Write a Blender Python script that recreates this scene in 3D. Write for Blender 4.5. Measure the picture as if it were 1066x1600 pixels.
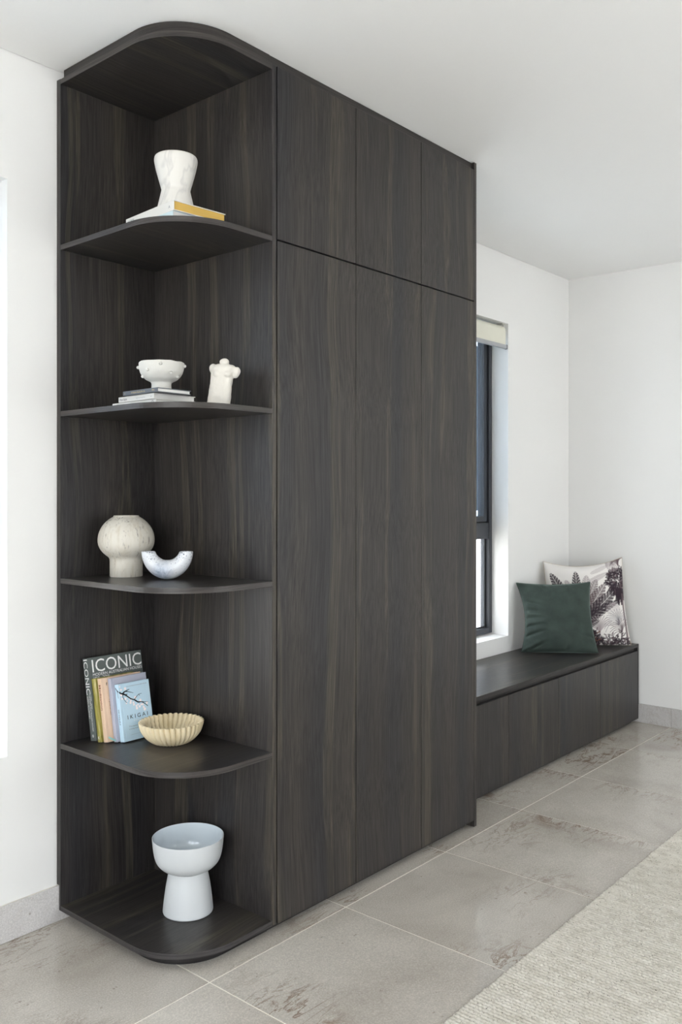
import bpy, bmesh, math, random
import numpy as np
from mathutils import Vector, Matrix, noise as mnoise

for _o in list(bpy.data.objects):
    bpy.data.objects.remove(_o, do_unlink=True)
S = bpy.context.scene
COL = S.collection
random.seed(7)
PI = math.pi

# ------------------------------------------------------------------ camera
F_PX, Y0, YAW = 1369.77, 772.6, 0.8623
CAM = Vector((-1.5288, -2.501, 1.3534))
cd = bpy.data.cameras.new('camera')
cam = bpy.data.objects.new('camera', cd); COL.objects.link(cam)
cd.sensor_fit = 'HORIZONTAL'; cd.sensor_width = 36.0
cd.lens = 36.0 * F_PX / 1066.0
cd.shift_y = -(800.0 - Y0) / 1066.0
cam.location = CAM; cam.rotation_euler = (PI/2, 0, -YAW)
cd.clip_start = 0.05; cd.clip_end = 200
S.camera = cam

# ------------------------------------------------------------------ sky, light, exposure
SKY_STRENGTH = 6.8
world = bpy.data.worlds.new('world'); S.world = world
world.use_nodes = True
wn = world.node_tree.nodes; wl = world.node_tree.links
wn.clear()
w_out = wn.new('ShaderNodeOutputWorld'); w_bg = wn.new('ShaderNodeBackground')
w_tc = wn.new('ShaderNodeTexCoord'); w_sep = wn.new('ShaderNodeSeparateXYZ'); w_ramp = wn.new('ShaderNodeValToRGB')
w_ramp.color_ramp.elements[0].position = 0.0; w_ramp.color_ramp.elements[0].color = (1.0, 0.985, 0.985, 1)
w_ramp.color_ramp.elements[1].position = 1.0; w_ramp.color_ramp.elements[1].color = (0.79, 0.86, 1.0, 1)
wl.new(w_tc.outputs['Generated'], w_sep.inputs[0]); wl.new(w_sep.outputs['Z'], w_ramp.inputs[0])
wl.new(w_ramp.outputs[0], w_bg.inputs['Color']); w_bg.inputs['Strength'].default_value = SKY_STRENGTH
wl.new(w_bg.outputs[0], w_out.inputs[0])

S.view_settings.view_transform = 'Standard'
S.view_settings.look = 'None'
S.view_settings.exposure = 0.0
S.view_settings.gamma = 1.0
S.view_settings.use_curve_mapping = False

sun_d = bpy.data.lights.new('sun', 'SUN'); sun_d.energy = 17.0; sun_d.angle = math.radians(1.0); sun_d.color = (1.0, 0.94, 0.88)
sun = bpy.data.objects.new('sun', sun_d); COL.objects.link(sun)
sun.rotation_euler = Vector((-0.10, -0.36, -0.93)).to_track_quat('-Z', 'Y').to_euler()   # high behind the back wall; an added, unseen eave keeps it off the windows

H = 2.70
XL, XR, YF = -3.1, 3.59, -4.5          # left wall, right wall, front wall (behind the camera)
WIN1 = (-1.10, -0.168, 0.558, 2.312)   # opening in the back wall, left of the shelves
WIN2 = (1.91, 2.84, 0.557, 2.317)      # opening in the back wall, over the bench
OPEN_L = (-4.3, -0.9, 0.0, 2.58)       # unseen glazed doors added in the left wall to let daylight in (y range)
OPEN_F = (0.8, 1.8, 0.0, 2.58)        # unseen glazed doors added in the front wall for daylight (x range)
OPEN_F2 = (2.75, 3.45, 0.0, 2.58)      # unseen side light added in the front wall to brighten the right wall

def portal(name, loc, rot, sx, sy):
    l = bpy.data.lights.new(name, 'AREA'); l.shape = 'RECTANGLE'; l.size = sx; l.size_y = sy
    l.cycles.is_portal = True
    o = bpy.data.objects.new(name, l); COL.objects.link(o); o.location = loc; o.rotation_euler = rot
portal('daylight_opening', (XL-0.2, (OPEN_L[0]+OPEN_L[1])/2, 1.29), (0, -PI/2, 0), 2.58, OPEN_L[1]-OPEN_L[0])
portal('daylight_opening', ((OPEN_F[0]+OPEN_F[1])/2, YF-0.2, 1.29), (PI/2, 0, 0), OPEN_F[1]-OPEN_F[0], 2.58)
portal('daylight_opening', ((OPEN_F2[0]+OPEN_F2[1])/2, YF-0.2, 1.29), (PI/2, 0, 0), OPEN_F2[1]-OPEN_F2[0], 2.58)
portal('daylight_opening', ((WIN1[0]+WIN1[1])/2, 0.26, 1.43), (-PI/2, 0, 0), WIN1[1]-WIN1[0], 1.76)
portal('daylight_opening', ((WIN2[0]+WIN2[1])/2, 0.26, 1.43), (-PI/2, 0, 0), WIN2[1]-WIN2[0], 1.76)

# ------------------------------------------------------------------ helpers
def lin(r, g, b):
    f = lambda c: (c/255/12.92) if c/255 <= 0.04045 else ((c/255+0.055)/1.055)**2.4
    return (f(r), f(g), f(b), 1.0)

def mk(name, bm, mats, parent=None, smooth=False, angle=None):
    me = bpy.data.meshes.new(name)
    bmesh.ops.recalc_face_normals(bm, faces=bm.faces)
    bm.to_mesh(me); bm.free()
    if not isinstance(mats, (list, tuple)): mats = [mats]
    for m in mats: me.materials.append(m)
    if smooth: me.polygons.foreach_set('use_smooth', [True]*len(me.polygons))
    if angle: me.set_sharp_from_angle(angle=math.radians(angle))
    o = bpy.data.objects.new(name, me); COL.objects.link(o)
    if parent: o.parent = parent
    return o

def tag(o, label, cat, group=None):
    o['label'] = label; o['category'] = cat
    if group: o['group'] = group
    return o

def struct(o):
    o['kind'] = 'structure'; return o

def thing(name, label, cat, loc=(0, 0, 0), rot=(0, 0, 0), group=None):
    o = bpy.data.objects.new(name, None); COL.objects.link(o)
    o.empty_display_size = 0.05
    o.location = loc; o.rotation_euler = rot
    return tag(o, label, cat, group)

def box(bm, x0, x1, y0, y1, z0, z1, bev=0.0):
    b = bm if not bev else bmesh.new()
    v = [b.verts.new(p) for p in ((x0,y0,z0),(x1,y0,z0),(x1,y1,z0),(x0,y1,z0),(x0,y0,z1),(x1,y0,z1),(x1,y1,z1),(x0,y1,z1))]
    for f in ((0,3,2,1),(4,5,6,7),(0,1,5,4),(1,2,6,5),(2,3,7,6),(3,0,4,7)):
        b.faces.new([v[i] for i in f])
    if bev:
        bmesh.ops.bevel(b, geom=list(b.edges), offset=bev, segments=2, profile=0.5, affect='EDGES')
        tmp = bpy.data.meshes.new('tmp'); b.to_mesh(tmp); b.free(); bm.from_mesh(tmp); bpy.data.meshes.remove(tmp)

def prism(bm, pts, z0, z1, bev=0.0):
    b = bmesh.new()
    lo = [b.verts.new((x, y, z0)) for x, y in pts]; hi = [b.verts.new((x, y, z1)) for x, y in pts]
    n = len(pts)
    b.faces.new(lo[::-1]); b.faces.new(hi)
    for i in range(n): b.faces.new((lo[i], lo[(i+1) % n], hi[(i+1) % n], hi[i]))
    if bev:
        es = [e for e in b.edges if abs(e.verts[0].co.z - e.verts[1].co.z) < 1e-6]
        bmesh.ops.bevel(b, geom=es, offset=bev, segments=2, profile=0.5, affect='EDGES')
    tmp = bpy.data.meshes.new('tmp'); b.to_mesh(tmp); b.free(); bm.from_mesh(tmp); bpy.data.meshes.remove(tmp)

def lathe(bm, prof, n=64, fn=None, close_bottom=True, close_top=False):
    rings = []
    for k, (r, z) in enumerate(prof):
        ring = []
        for i in range(n):
            a = 2*PI*i/n
            rr, zz = (r, z) if fn is None else fn(k, r, z, a)
            ring.append(bm.verts.new((rr*math.cos(a), rr*math.sin(a), zz)))
        rings.append(ring)
    for a, b in zip(rings, rings[1:]):
        for i in range(n): bm.faces.new((a[i], a[(i+1) % n], b[(i+1) % n], b[i]))
    if close_bottom: bm.faces.new(rings[0][::-1])
    if close_top: bm.faces.new(rings[-1])

def spline(pts, n=8):
    """Catmull-Rom through profile points"""
    out = []
    P = [np.array(p, float) for p in pts]
    for i in range(len(P)-1):
        p0 = P[i-1] if i else P[i]; p1 = P[i]; p2 = P[i+1]; p3 = P[i+2] if i+2 < len(P) else P[i+1]
        for j in range(n):
            t = j/n
            out.append(tuple(0.5*((2*p1)+(-p0+p2)*t+(2*p0-5*p1+4*p2-p3)*t*t+(-p0+3*p1-3*p2+p3)*t**3)))
    out.append(tuple(P[-1])); return out

def tube(bm, pts, rad, n=10, cap=True):
    P = [Vector(p) for p in pts]; rings = []
    up = Vector((0, 0, 1))
    for i, p in enumerate(P):
        t = (P[min(i+1, len(P)-1)] - P[max(i-1, 0)]).normalized()
        a = t.cross(up)
        if a.length < 1e-4: a = t.cross(Vector((0, 1, 0)))
        a.normalize(); b = t.cross(a)
        r = rad[i] if isinstance(rad, (list, tuple)) else rad
        rings.append([bm.verts.new(p + a*r*math.cos(2*PI*k/n) + b*r*math.sin(2*PI*k/n)) for k in range(n)])
    for a, b in zip(rings, rings[1:]):
        for k in range(n): bm.faces.new((a[k], a[(k+1) % n], b[(k+1) % n], b[k]))
    if cap: bm.faces.new(rings[0][::-1]); bm.faces.new(rings[-1])

# ------------------------------------------------------------------ materials
def newmat(name):
    m = bpy.data.materials.new(name); m.use_nodes = True
    nt = m.node_tree; b = nt.nodes['Principled BSDF']
    return m, nt, b
def nd(nt, t, **kw):
    n = nt.nodes.new(t)
    for k, v in kw.items(): setattr(n, k, v)
    return n
def ramp(nt, stops):
    r = nt.nodes.new('ShaderNodeValToRGB'); e = r.color_ramp.elements
    while len(e) < len(stops): e.new(0.5)
    for el, (p, c) in zip(e, stops): el.position = p; el.color = c if len(c) == 4 else (*c, 1)
    return r
def plain(name, col, rough=0.5, spec=0.5, metal=0.0, **kw):
    m, nt, b = newmat(name)
    b.inputs['Base Color'].default_value = col; b.inputs['Roughness'].default_value = rough
    b.inputs['Specular IOR Level'].default_value = spec; b.inputs['Metallic'].default_value = metal
    for k, v in kw.items(): b.inputs[k].default_value = v
    return m
def mapping(nt, scale, src='Object', loc=None):
    tc = nd(nt, 'ShaderNodeTexCoord'); mp = nd(nt, 'ShaderNodeMapping')
    mp.inputs['Scale'].default_value = scale
    if loc: mp.inputs['Location'].default_value = loc
    nt.links.new(tc.outputs[src], mp.inputs['Vector']); return mp
def noise(nt, vec, scale=1.0, detail=4.0, rough=0.5, dist=0.0):
    n = nd(nt, 'ShaderNodeTexNoise'); n.inputs['Scale'].default_value = scale
    n.inputs['Detail'].default_value = detail; n.inputs['Roughness'].default_value = rough
    n.inputs['Distortion'].default_value = dist
    nt.links.new(vec, n.inputs['Vector']); return n
def mix(nt, a, b, fac, mode='MIX'):
    m = nd(nt, 'ShaderNodeMix', data_type='RGBA', blend_type=mode)
    for sock, v in ((m.inputs['Factor'], fac), (m.inputs[6], a), (m.inputs[7], b)):
        if hasattr(v, 'is_linked'): nt.links.new(v, sock)
        else: sock.default_value = v
    return m.outputs[2]
def bump(nt, b, h, strength, dist=0.001):
    bp = nd(nt, 'ShaderNodeBump'); bp.inputs['Strength'].default_value = strength; bp.inputs['Distance'].default_value = dist
    nt.links.new(h, bp.inputs['Height']); nt.links.new(bp.outputs[0], b.inputs['Normal'])

def wood(name, axis, base=1.0, streaks=1.0):
    """dark-stained oak veneer: grain runs along one axis"""
    m, nt, b = newmat(name)
    L = nt.links
    def sc(across, along):
        s = [across]*3
        for ch in axis: s['XYZ'.index(ch)] = along
        return tuple(s)
    warp = noise(nt, mapping(nt, sc(1.6, 1.1)).outputs[0], 1.0, 1.0)
    wv = nd(nt, 'ShaderNodeVectorMath', operation='MULTIPLY_ADD')
    wv.inputs[1].default_value = tuple(0.0 if 'XYZ'[i] in axis else 0.12 for i in range(3))
    tc = nd(nt, 'ShaderNodeTexCoord')
    L.new(warp.outputs['Color'], wv.inputs[0]); L.new(tc.outputs['Object'], wv.inputs[2])
    def mp(s, loc=(0, 0, 0)):
        q = nd(nt, 'ShaderNodeMapping'); q.inputs['Scale'].default_value = s; q.inputs['Location'].default_value = loc
        L.new(wv.outputs[0], q.inputs['Vector']); return q.outputs[0]
    bands = noise(nt, mp(sc(7.0, 0.16)), 1.0, 2.0, 0.5)
    streak = noise(nt, mp(sc(17.0, 0.22), (3.1, 5.7, 1.3)), 1.0, 2.0, 0.6)
    fine = noise(nt, mp(sc(210.0, 3.0)), 1.0, 3.0, 0.65)
    pores = noise(nt, mp(sc(420.0, 12.0)), 1.0, 2.0, 0.6)
    c0 = ramp(nt, [(0.30, lin(42, 42, 45)), (0.5, lin(50, 47, 46)), (0.70, lin(57, 53, 50))])
    L.new(bands.outputs['Fac'], c0.inputs[0])
    s1 = ramp(nt, [(0.56, (0, 0, 0)), (0.64, (0.7*streaks,)*3), (0.72, (0.10*streaks,)*3)])
    L.new(streak.outputs['Fac'], s1.inputs[0])
    c1 = mix(nt, c0.outputs[0], lin(77, 72, 62), s1.outputs[0])
    f1 = ramp(nt, [(0.30, (0.45, 0.45, 0.46)), (0.7, (1.55, 1.54, 1.53))])
    L.new(fine.outputs['Fac'], f1.inputs[0])
    c2 = mix(nt, c1, f1.outputs[0], 0.9, 'MULTIPLY')
    f2 = ramp(nt, [(0.32, (0.6, 0.6, 0.6)), (0.5, (1.05, 1.05, 1.05))])
    L.new(pores.outputs['Fac'], f2.inputs[0])
    c3 = mix(nt, c2, f2.outputs[0], 0.55, 'MULTIPLY')
    c4 = mix(nt, c3, (base, base, base, 1), 1.0, 'MULTIPLY')
    L.new(c4, b.inputs['Base Color'])
    b.inputs['Roughness'].default_value = 0.34; b.inputs['Specular IOR Level'].default_value = 0.32
    bump(nt, b, pores.outputs['Fac'], 0.18, 0.0006)
    return m
M = {}
M['wood_z'] = wood('wood_grain_upright', 'Z')
M['wood_x'] = wood('wood_grain_lengthwise', 'X')
M['wood_edge_lit'] = wood('wood_edge_band_lit', 'XY', 1.5, 0.0)  # edge wood lightened in colour for the light it catches from the left
M['wood_band'] = wood('wood_fascia', 'XY', 1.0, 0.0)
M['wood_plinth'] = wood('wood_plinth', 'XY', 0.75, 0.0)
M['shadow_gap'] = plain('carcass_black', lin(30, 29, 28), 0.7)

def wall_paint(name, col, b_=0.25):
    m, nt, b = newmat(name)
    n = noise(nt, mapping(nt, (1, 1, 1)).outputs[0], 160, 4, 0.6)
    n2 = noise(nt, mapping(nt, (1, 1, 1)).outputs[0], 1.3, 3, 0.5)
    r = ramp(nt, [(0.3, tuple(c*0.985 for c in col[:3])), (0.7, col[:3])])
    nt.links.new(n2.outputs['Fac'], r.inputs[0]); nt.links.new(r.outputs[0], b.inputs['Base Color'])
    b.inputs['Roughness'].default_value = 0.65; b.inputs['Specular IOR Level'].default_value = 0.3
    bump(nt, b, n.outputs['Fac'], b_, 0.0008); return m
M['wall'] = wall_paint('wall_paint', (0.835, 0.828, 0.815, 1))
M['ceiling'] = wall_paint('ceiling_paint', (0.90, 0.895, 0.885, 1), 0.1)

def stone(name, tint, rough, vein=1.0):
    m, nt, b = newmat(name); L = nt.links
    tc = nd(nt, 'ShaderNodeTexCoord'); oi = nd(nt, 'ShaderNodeObjectInfo')
    ml = nd(nt, 'ShaderNodeMath', operation='MULTIPLY'); ml.inputs[1].default_value = 47.0
    L.new(oi.outputs['Random'], ml.inputs[0])
    ad = nd(nt, 'ShaderNodeVectorMath', operation='ADD')
    L.new(tc.outputs['Object'], ad.inputs[0]); L.new(ml.outputs[0], ad.inputs[1])
    V = ad.outputs[0]
    st = nd(nt, 'ShaderNodeMapping'); st.inputs['Scale'].default_value = (0.55, 2.2, 1); L.new(V, st.inputs['Vector'])
    cloud = noise(nt, V, 2.6, 6, 0.6, 0.4)
    c0 = ramp(nt, [(0.25, tint[0]), (0.5, tint[1]), (0.75, tint[2])]); L.new(cloud.outputs['Fac'], c0.inputs[0])
    # sparse brown veining
    mask = noise(nt, V, 1.5, 3, 0.5); mr = ramp(nt, [(0.47, (0, 0, 0)), (0.60, (1, 1, 1))]); L.new(mask.outputs['Fac'], mr.inputs[0])
    vn = noise(nt, st.outputs[0], 5.5, 7, 0.62, 1.2)
    vr = ramp(nt, [(0.48, (0, 0, 0)), (0.50, (1, 1, 1)), (0.525, (0, 0, 0))]); L.new(vn.outputs['Fac'], vr.inputs[0])
    v2 = noise(nt, V, 8, 8, 0.7, 0.8)
    v2r = ramp(nt, [(0.56, (0, 0, 0)), (0.66, (1, 1, 1))]); L.new(v2.outputs['Fac'], v2r.inputs[0])
    both = mix(nt, vr.outputs[0], v2r.outputs[0], 1.0, 'LIGHTEN')
    vm = mix(nt, both, mr.outputs[0], 1.0, 'MULTIPLY')
    vs = mix(nt, vm, (vein, vein, vein, 1), 1.0, 'MULTIPLY')
    c1 = mix(nt, c0.outputs[0], lin(132, 112, 96), vs)
    # fine shell-like speckle
    sp = noise(nt, V, 210, 3, 0.7); spr = ramp(nt, [(0.30, (0.80, 0.80, 0.80)), (0.52, (1, 1, 1)), (0.68, (1.25, 1.25, 1.25))]); L.new(sp.outputs['Fac'], spr.inputs[0])
    c2 = mix(nt, c1, spr.outputs[0], 0.8, 'MULTIPLY')
    vo = nd(nt, 'ShaderNodeTexVoronoi'); vo.inputs['Scale'].default_value = 70; L.new(V, vo.inputs['Vector'])
    vor = ramp(nt, [(0.10, (1, 1, 1)), (0.16, (0, 0, 0))]); L.new(vo.outputs['Distance'], vor.inputs[0])
    cs = noise(nt, V, 3.0, 2); csr = ramp(nt, [(0.45, (0, 0, 0)), (0.6, (0.8, 0.8, 0.8))]); L.new(cs.outputs['Fac'], csr.inputs[0])
    dots = mix(nt, vor.outputs[0], csr.outputs[0], 1.0, 'MULTIPLY')
    c3 = mix(nt, c2, lin(205, 200, 190), dots)
    fl = noise(nt, V, 42, 4, 0.7); flr = ramp(nt, [(0.66, (0, 0, 0)), (0.73, (0.7, 0.7, 0.7))]); L.new(fl.outputs['Fac'], flr.inputs[0])
    c3 = mix(nt, c3, lin(120, 106, 94), flr.outputs[0])
    rv = nd(nt, 'ShaderNodeMapRange'); rv.inputs['To Min'].default_value = 0.94; rv.inputs['To Max'].default_value = 1.04
    L.new(oi.outputs['Random'], rv.inputs['Value'])
    cb = nd(nt, 'ShaderNodeCombineColor')
    for i in range(3): L.new(rv.outputs[0], cb.inputs[i])
    L.new(mix(nt, c3, cb.outputs[0], 1.0, 'MULTIPLY'), b.inputs['Base Color'])
    b.inputs['Roughness'].default_value = rough; b.inputs['Specular IOR Level'].default_value = 0.5
    bump(nt, b, sp.outputs['Fac'], 0.06, 0.0004)
    return m
M['tile'] = stone('limestone_tile', (lin(172, 164, 154), lin(190, 183, 173), lin(203, 197, 187)), 0.17)
M['skirting'] = stone('limestone_skirting', (lin(178, 175, 173), lin(194, 191, 189), lin(206, 203, 202)), 0.35, 0.3)
M['grout'] = plain('grout', lin(232, 226, 214), 0.8)

def rug_mat():
    m, nt, b = newmat('wool_rug'); L = nt.links
    V = mapping(nt, (1, 1, 1)).outputs[0]
    n1 = noise(nt, mapping(nt, (60, 25, 60)).outputs[0], 1, 3, 0.6)
    n2 = noise(nt, V, 260, 2, 0.6)
    n3 = noise(nt, V, 3, 3)
    r1 = ramp(nt, [(0.25, lin(186, 179, 166)), (0.5, lin(211, 205, 194)), (0.8, lin(226, 221, 212))]); L.new(n1.outputs['Fac'], r1.inputs[0])
    r2 = ramp(nt, [(0.30, lin(120, 114, 104)), (0.37, (1, 1, 1))]); L.new(n2.outputs['Fac'], r2.inputs[0])
    n4 = noise(nt, V, 120, 2, 0.6); r4 = ramp(nt, [(0.27, lin(96, 92, 88)), (0.32, (1, 1, 1))]); L.new(n4.outputs['Fac'], r4.inputs[0])
    c = mix(nt, mix(nt, r1.outputs[0], r4.outputs[0], 0.9, 'MULTIPLY'), r2.outputs[0], 0.8, 'MULTIPLY')
    r3 = ramp(nt, [(0.3, (0.94, 0.94, 0.93)), (0.7, (1.03, 1.03, 1.02))]); L.new(n3.outputs['Fac'], r3.inputs[0])
    L.new(mix(nt, c, r3.outputs[0], 1.0, 'MULTIPLY'), b.inputs['Base Color'])
    b.inputs['Roughness'].default_value = 0.95; b.inputs['Specular IOR Level'].default_value = 0.1
    bump(nt, b, n2.outputs['Fac'], 0.6, 0.002)
    return m
M['rug'] = rug_mat()

M['frame'] = plain('powder_coated_frame', lin(58, 61, 68), 0.45)
M['seal'] = plain('rubber_seal', lin(24, 25, 28), 0.6)
M['spacer'] = plain('spacer_grey', lin(150, 156, 165), 0.5)
def glass_mat():
    m, nt, b = newmat('window_glass'); L = nt.links
    nt.nodes.remove(b); out = nt.nodes['Material Output']
    fr = nd(nt, 'ShaderNodeFresnel'); ge = nd(nt, 'ShaderNodeNewGeometry'); ior = nd(nt, 'ShaderNodeMapRange')   # same reflectance from both faces of the pane
    ior.inputs['To Min'].default_value = 1.5; ior.inputs['To Max'].default_value = 1/1.5
    L.new(ge.outputs['Backfacing'], ior.inputs['Value']); L.new(ior.outputs[0], fr.inputs['IOR'])
    tr = nd(nt, 'ShaderNodeBsdfTransparent'); tr.inputs[0].default_value = (0.95, 0.97, 0.97, 1)
    gl = nd(nt, 'ShaderNodeBsdfGlossy'); gl.inputs['Roughness'].default_value = 0.02
    mx = nd(nt, 'ShaderNodeMixShader'); L.new(fr.outputs[0], mx.inputs[0]); L.new(tr.outputs[0], mx.inputs[1]); L.new(gl.outputs[0], mx.inputs[2])
    L.new(mx.outputs[0], out.inputs[0]); return m
M['glass'] = glass_mat()
def screen_mat():
    m, nt, b = newmat('insect_screen'); L = nt.links
    out = nt.nodes['Material Output']
    b.inputs['Base Color'].default_value = lin(70, 78, 88); b.inputs['Roughness'].default_value = 0.8
    tr = nd(nt, 'ShaderNodeBsdfTransparent'); tr.inputs[0].default_value = (0.86, 0.93, 1.0, 1)
    mx = nd(nt, 'ShaderNodeMixShader'); mx.inputs[0].default_value = 0.30
    L.new(tr.outputs[0], mx.inputs[1]); L.new(b.outputs[0], mx.inputs[2]); L.new(mx.outputs[0], out.inputs[0]); return m
M['screen'] = screen_mat()
def fabric(name, col, sc=900, rough=0.9, **kw):
    m = plain(name, col, rough, 0.2, **kw); nt = m.node_tree; b = nt.nodes['Principled BSDF']
    n = noise(nt, mapping(nt, (1, 1, 1)).outputs[0], sc, 2); bump(nt, b, n.outputs['Fac'], 0.2, 0.0006); return m
M['blind'] = fabric('blind_fabric', lin(226, 224, 210))
M['blind_bar'] = plain('blind_bar', lin(172, 174, 178), 0.4, metal=0.3)
M['bracket'] = plain('blind_bracket', lin(214, 212, 206), 0.4)
M['render'] = wall_paint('outdoor_render', (0.86, 0.86, 0.86, 1))
M['cladding'] = plain('house_cladding', lin(50, 58, 66), 0.8)  # cladding of the added house, dark to dim the upper window pane
M['paving'] = plain('outdoor_paving', lin(214, 212, 208), 0.8)

def ceramic(name, base, marks=(), rough=0.5, scale=(1, 1, 1), coat=0.0, bmp=0.0, rseed=(0, 0, 0)):
    """marks: (noise scale, detail, lo, hi, colour, distortion, mapping scale)"""
    m, nt, b = newmat(name); L = nt.links; c = base
    for (ns, det, lo, hi, colr, dist, ms) in marks:
        n = noise(nt, mapping(nt, ms, loc=rseed).outputs[0], ns, det, 0.65, dist)
        if isinstance(lo, tuple): r = ramp(nt, [(lo[0], (0, 0, 0)), (lo[1], (hi, hi, hi)), (lo[2], (0, 0, 0))])
        else: r = ramp(nt, [(lo, (0, 0, 0)), (hi, (1, 1, 1))])
        L.new(n.outputs['Fac'], r.inputs[0]); c = mix(nt, c, colr, r.outputs[0])
    if hasattr(c, 'is_linked'): L.new(c, b.inputs['Base Color'])
    else: b.inputs['Base Color'].default_value = c
    b.inputs['Roughness'].default_value = rough; b.inputs['Coat Weight'].default_value = coat; b.inputs['Coat Roughness'].default_value = 0.05
    if bmp:
        n = noise(nt, mapping(nt, (1, 1, 1)).outputs[0], 120, 3, 0.6); bump(nt, b, n.outputs['Fac'], bmp, 0.002)
    return m
CREAM = lin(232, 228, 218)
M['marble'] = ceramic('marbled_resin', lin(216, 213, 207), [
    (7, 3, (0.45, 0.50, 0.55), 0.26, lin(140, 140, 142), 1.2, (1.3, 1.3, 0.5)),
    (5, 3, 0.60, 0.78, lin(198, 197, 197), 1.5, (1, 1, 1))], 0.5, rseed=(0.3, 0.1, 0.2))
M['white_clay'] = ceramic('white_clay', lin(208, 206, 200), (), 0.7, bmp=0.5)
M['plaster'] = ceramic('plaster', lin(220, 215, 206), (), 0.75, bmp=0.5)
M['weathered'] = ceramic('weathered_stoneware', lin(208, 203, 192), [
    (22, 6, 0.48, 0.85, lin(184, 172, 150), 0.3, (3, 3, 0.35)),
    (30, 6, 0.585, 0.70, lin(96, 88, 82), 0.4, (2.6, 2.6, 0.45)),
    (120, 3, 0.70, 0.76, lin(110, 102, 92), 0, (1, 1, 1))], 0.6, bmp=0.3)
def u_mat():
    m, nt, b = newmat('speckled_porcelain'); L = nt.links
    tc = nd(nt, 'ShaderNodeTexCoord')
    vd = nd(nt, 'ShaderNodeVectorMath', operation='DISTANCE'); vd.inputs[1].default_value = (-0.012, -0.025, 0.020)
    L.new(tc.outputs['Object'], vd.inputs[0])
    wn_ = noise(nt, tc.outputs['Object'], 45, 3, 0.6)
    ad = nd(nt, 'ShaderNodeMath', operation='MULTIPLY_ADD'); ad.inputs[1].default_value = 0.030; L.new(wn_.outputs['Fac'], ad.inputs[0]); L.new(vd.outputs['Value'], ad.inputs[2])
    r1 = ramp(nt, [(0.034, (0.85,)*3), (0.056, (0.0,)*3)]); L.new(ad.outputs[0], r1.inputs[0])
    sw = noise(nt, tc.outputs['Object'], 30, 4, 0.6, 2.5)
    c0 = ramp(nt, [(0.35, lin(120, 134, 158)), (0.6, lin(184, 192, 206))]); L.new(sw.outputs['Fac'], c0.inputs[0])
    c = mix(nt, lin(214, 216, 220), c0.outputs[0], r1.outputs[0])
    sp = noise(nt, tc.outputs['Object'], 230, 2, 0.6); sz = nd(nt, 'ShaderNodeSeparateXYZ'); L.new(tc.outputs['Object'], sz.inputs[0])
    k = nd(nt, 'ShaderNodeMath', operation='MULTIPLY_ADD'); k.inputs[1].default_value = 2.4; L.new(sz.outputs['Z'], k.inputs[0]); L.new(sp.outputs['Fac'], k.inputs[2])
    r2 = ramp(nt, [(0.775, (0, 0, 0)), (0.80, (1, 1, 1))]); L.new(k.outputs[0], r2.inputs[0])
    L.new(mix(nt, c, lin(66, 74, 92), r2.outputs[0]), b.inputs['Base Color'])
    b.inputs['Roughness'].default_value = 0.35; b.inputs['Coat Weight'].default_value = 0.3; return m
M['speckled'] = u_mat()
M['porcelain'] = ceramic('matt_porcelain', lin(202, 205, 207), (), 0.5)
M['glaze'] = ceramic('pale_blue_glaze', lin(222, 231, 237), (), 0.2, coat=1.0)
M['ivory'] = ceramic('ivory_resin', lin(228, 213, 180), [(12, 4, 0.45, 0.8, lin(218, 198, 156), 0.5, (1, 1, 1))], 0.42)
M['dark_hole'] = plain('vase_inside', lin(150, 148, 146), 0.8)

M['velvet'] = fabric('green_velvet', lin(64, 88, 80), 700, 0.8)
_nt = M['velvet'].node_tree; _b = _nt.nodes['Principled BSDF']
_n = noise(_nt, mapping(_nt, (1, 1, 1)).outputs[0], 14, 4, 0.6); _r = ramp(_nt, [(0.3, lin(51, 61, 57)), (0.7, lin(63, 74, 69))])
_nt.links.new(_n.outputs['Fac'], _r.inputs[0]); _nt.links.new(_r.outputs[0], _b.inputs['Base Color'])
_b.inputs['Sheen Weight'].default_value = 1.0; _b.inputs['Sheen Roughness'].default_value = 0.30; _b.inputs['Sheen Tint'].default_value = lin(168, 190, 182)
M['beige_linen'] = fabric('beige_linen', lin(196, 182, 160))
def print_mat():
    m = fabric('printed_cotton', (0.8, 0.8, 0.8, 1), 800); nt = m.node_tree; b = nt.nodes['Principled BSDF']
    a = nd(nt, 'ShaderNodeVertexColor'); a.layer_name = 'print'
    nt.links.new(a.outputs['Color'], b.inputs['Base Color']); return m
M['print'] = print_mat()

def paper(name, col, rough=0.6): return plain(name, col, rough, 0.3)
def pages_mat(name, col):
    m, nt, b = newmat(name)
    n = noise(nt, mapping(nt, (3, 900, 900)).outputs[0], 1, 2)
    r = ramp(nt, [(0.3, tuple(c*0.86 for c in col[:3])), (0.7, col[:3])])
    nt.links.new(n.outputs['Fac'], r.inputs[0]); nt.links.new(r.outputs[0], b.inputs['Base Color'])
    b.inputs['Roughness'].default_value = 0.9; return m
M['pages'] = pages_mat('pages_white', lin(232, 230, 226))
M['pages_yellow'] = pages_mat('pages_yellow', lin(214, 176, 92))
M['ink_white'] = paper('ink_white', lin(240, 240, 238)); M['ink_dark'] = paper('ink_dark', lin(36, 38, 46))
M['ink_grey'] = paper('ink_grey', lin(120, 122, 126)); M['ink_brown'] = paper('ink_brown', lin(128, 70, 44))
M['ink_gold'] = paper('ink_gold', lin(196, 176, 128)); M['ink_pink'] = paper('ink_pink', lin(250, 236, 236))
M['ribbon'] = paper('ribbon_satin', lin(158, 212, 206), 0.4)

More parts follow.
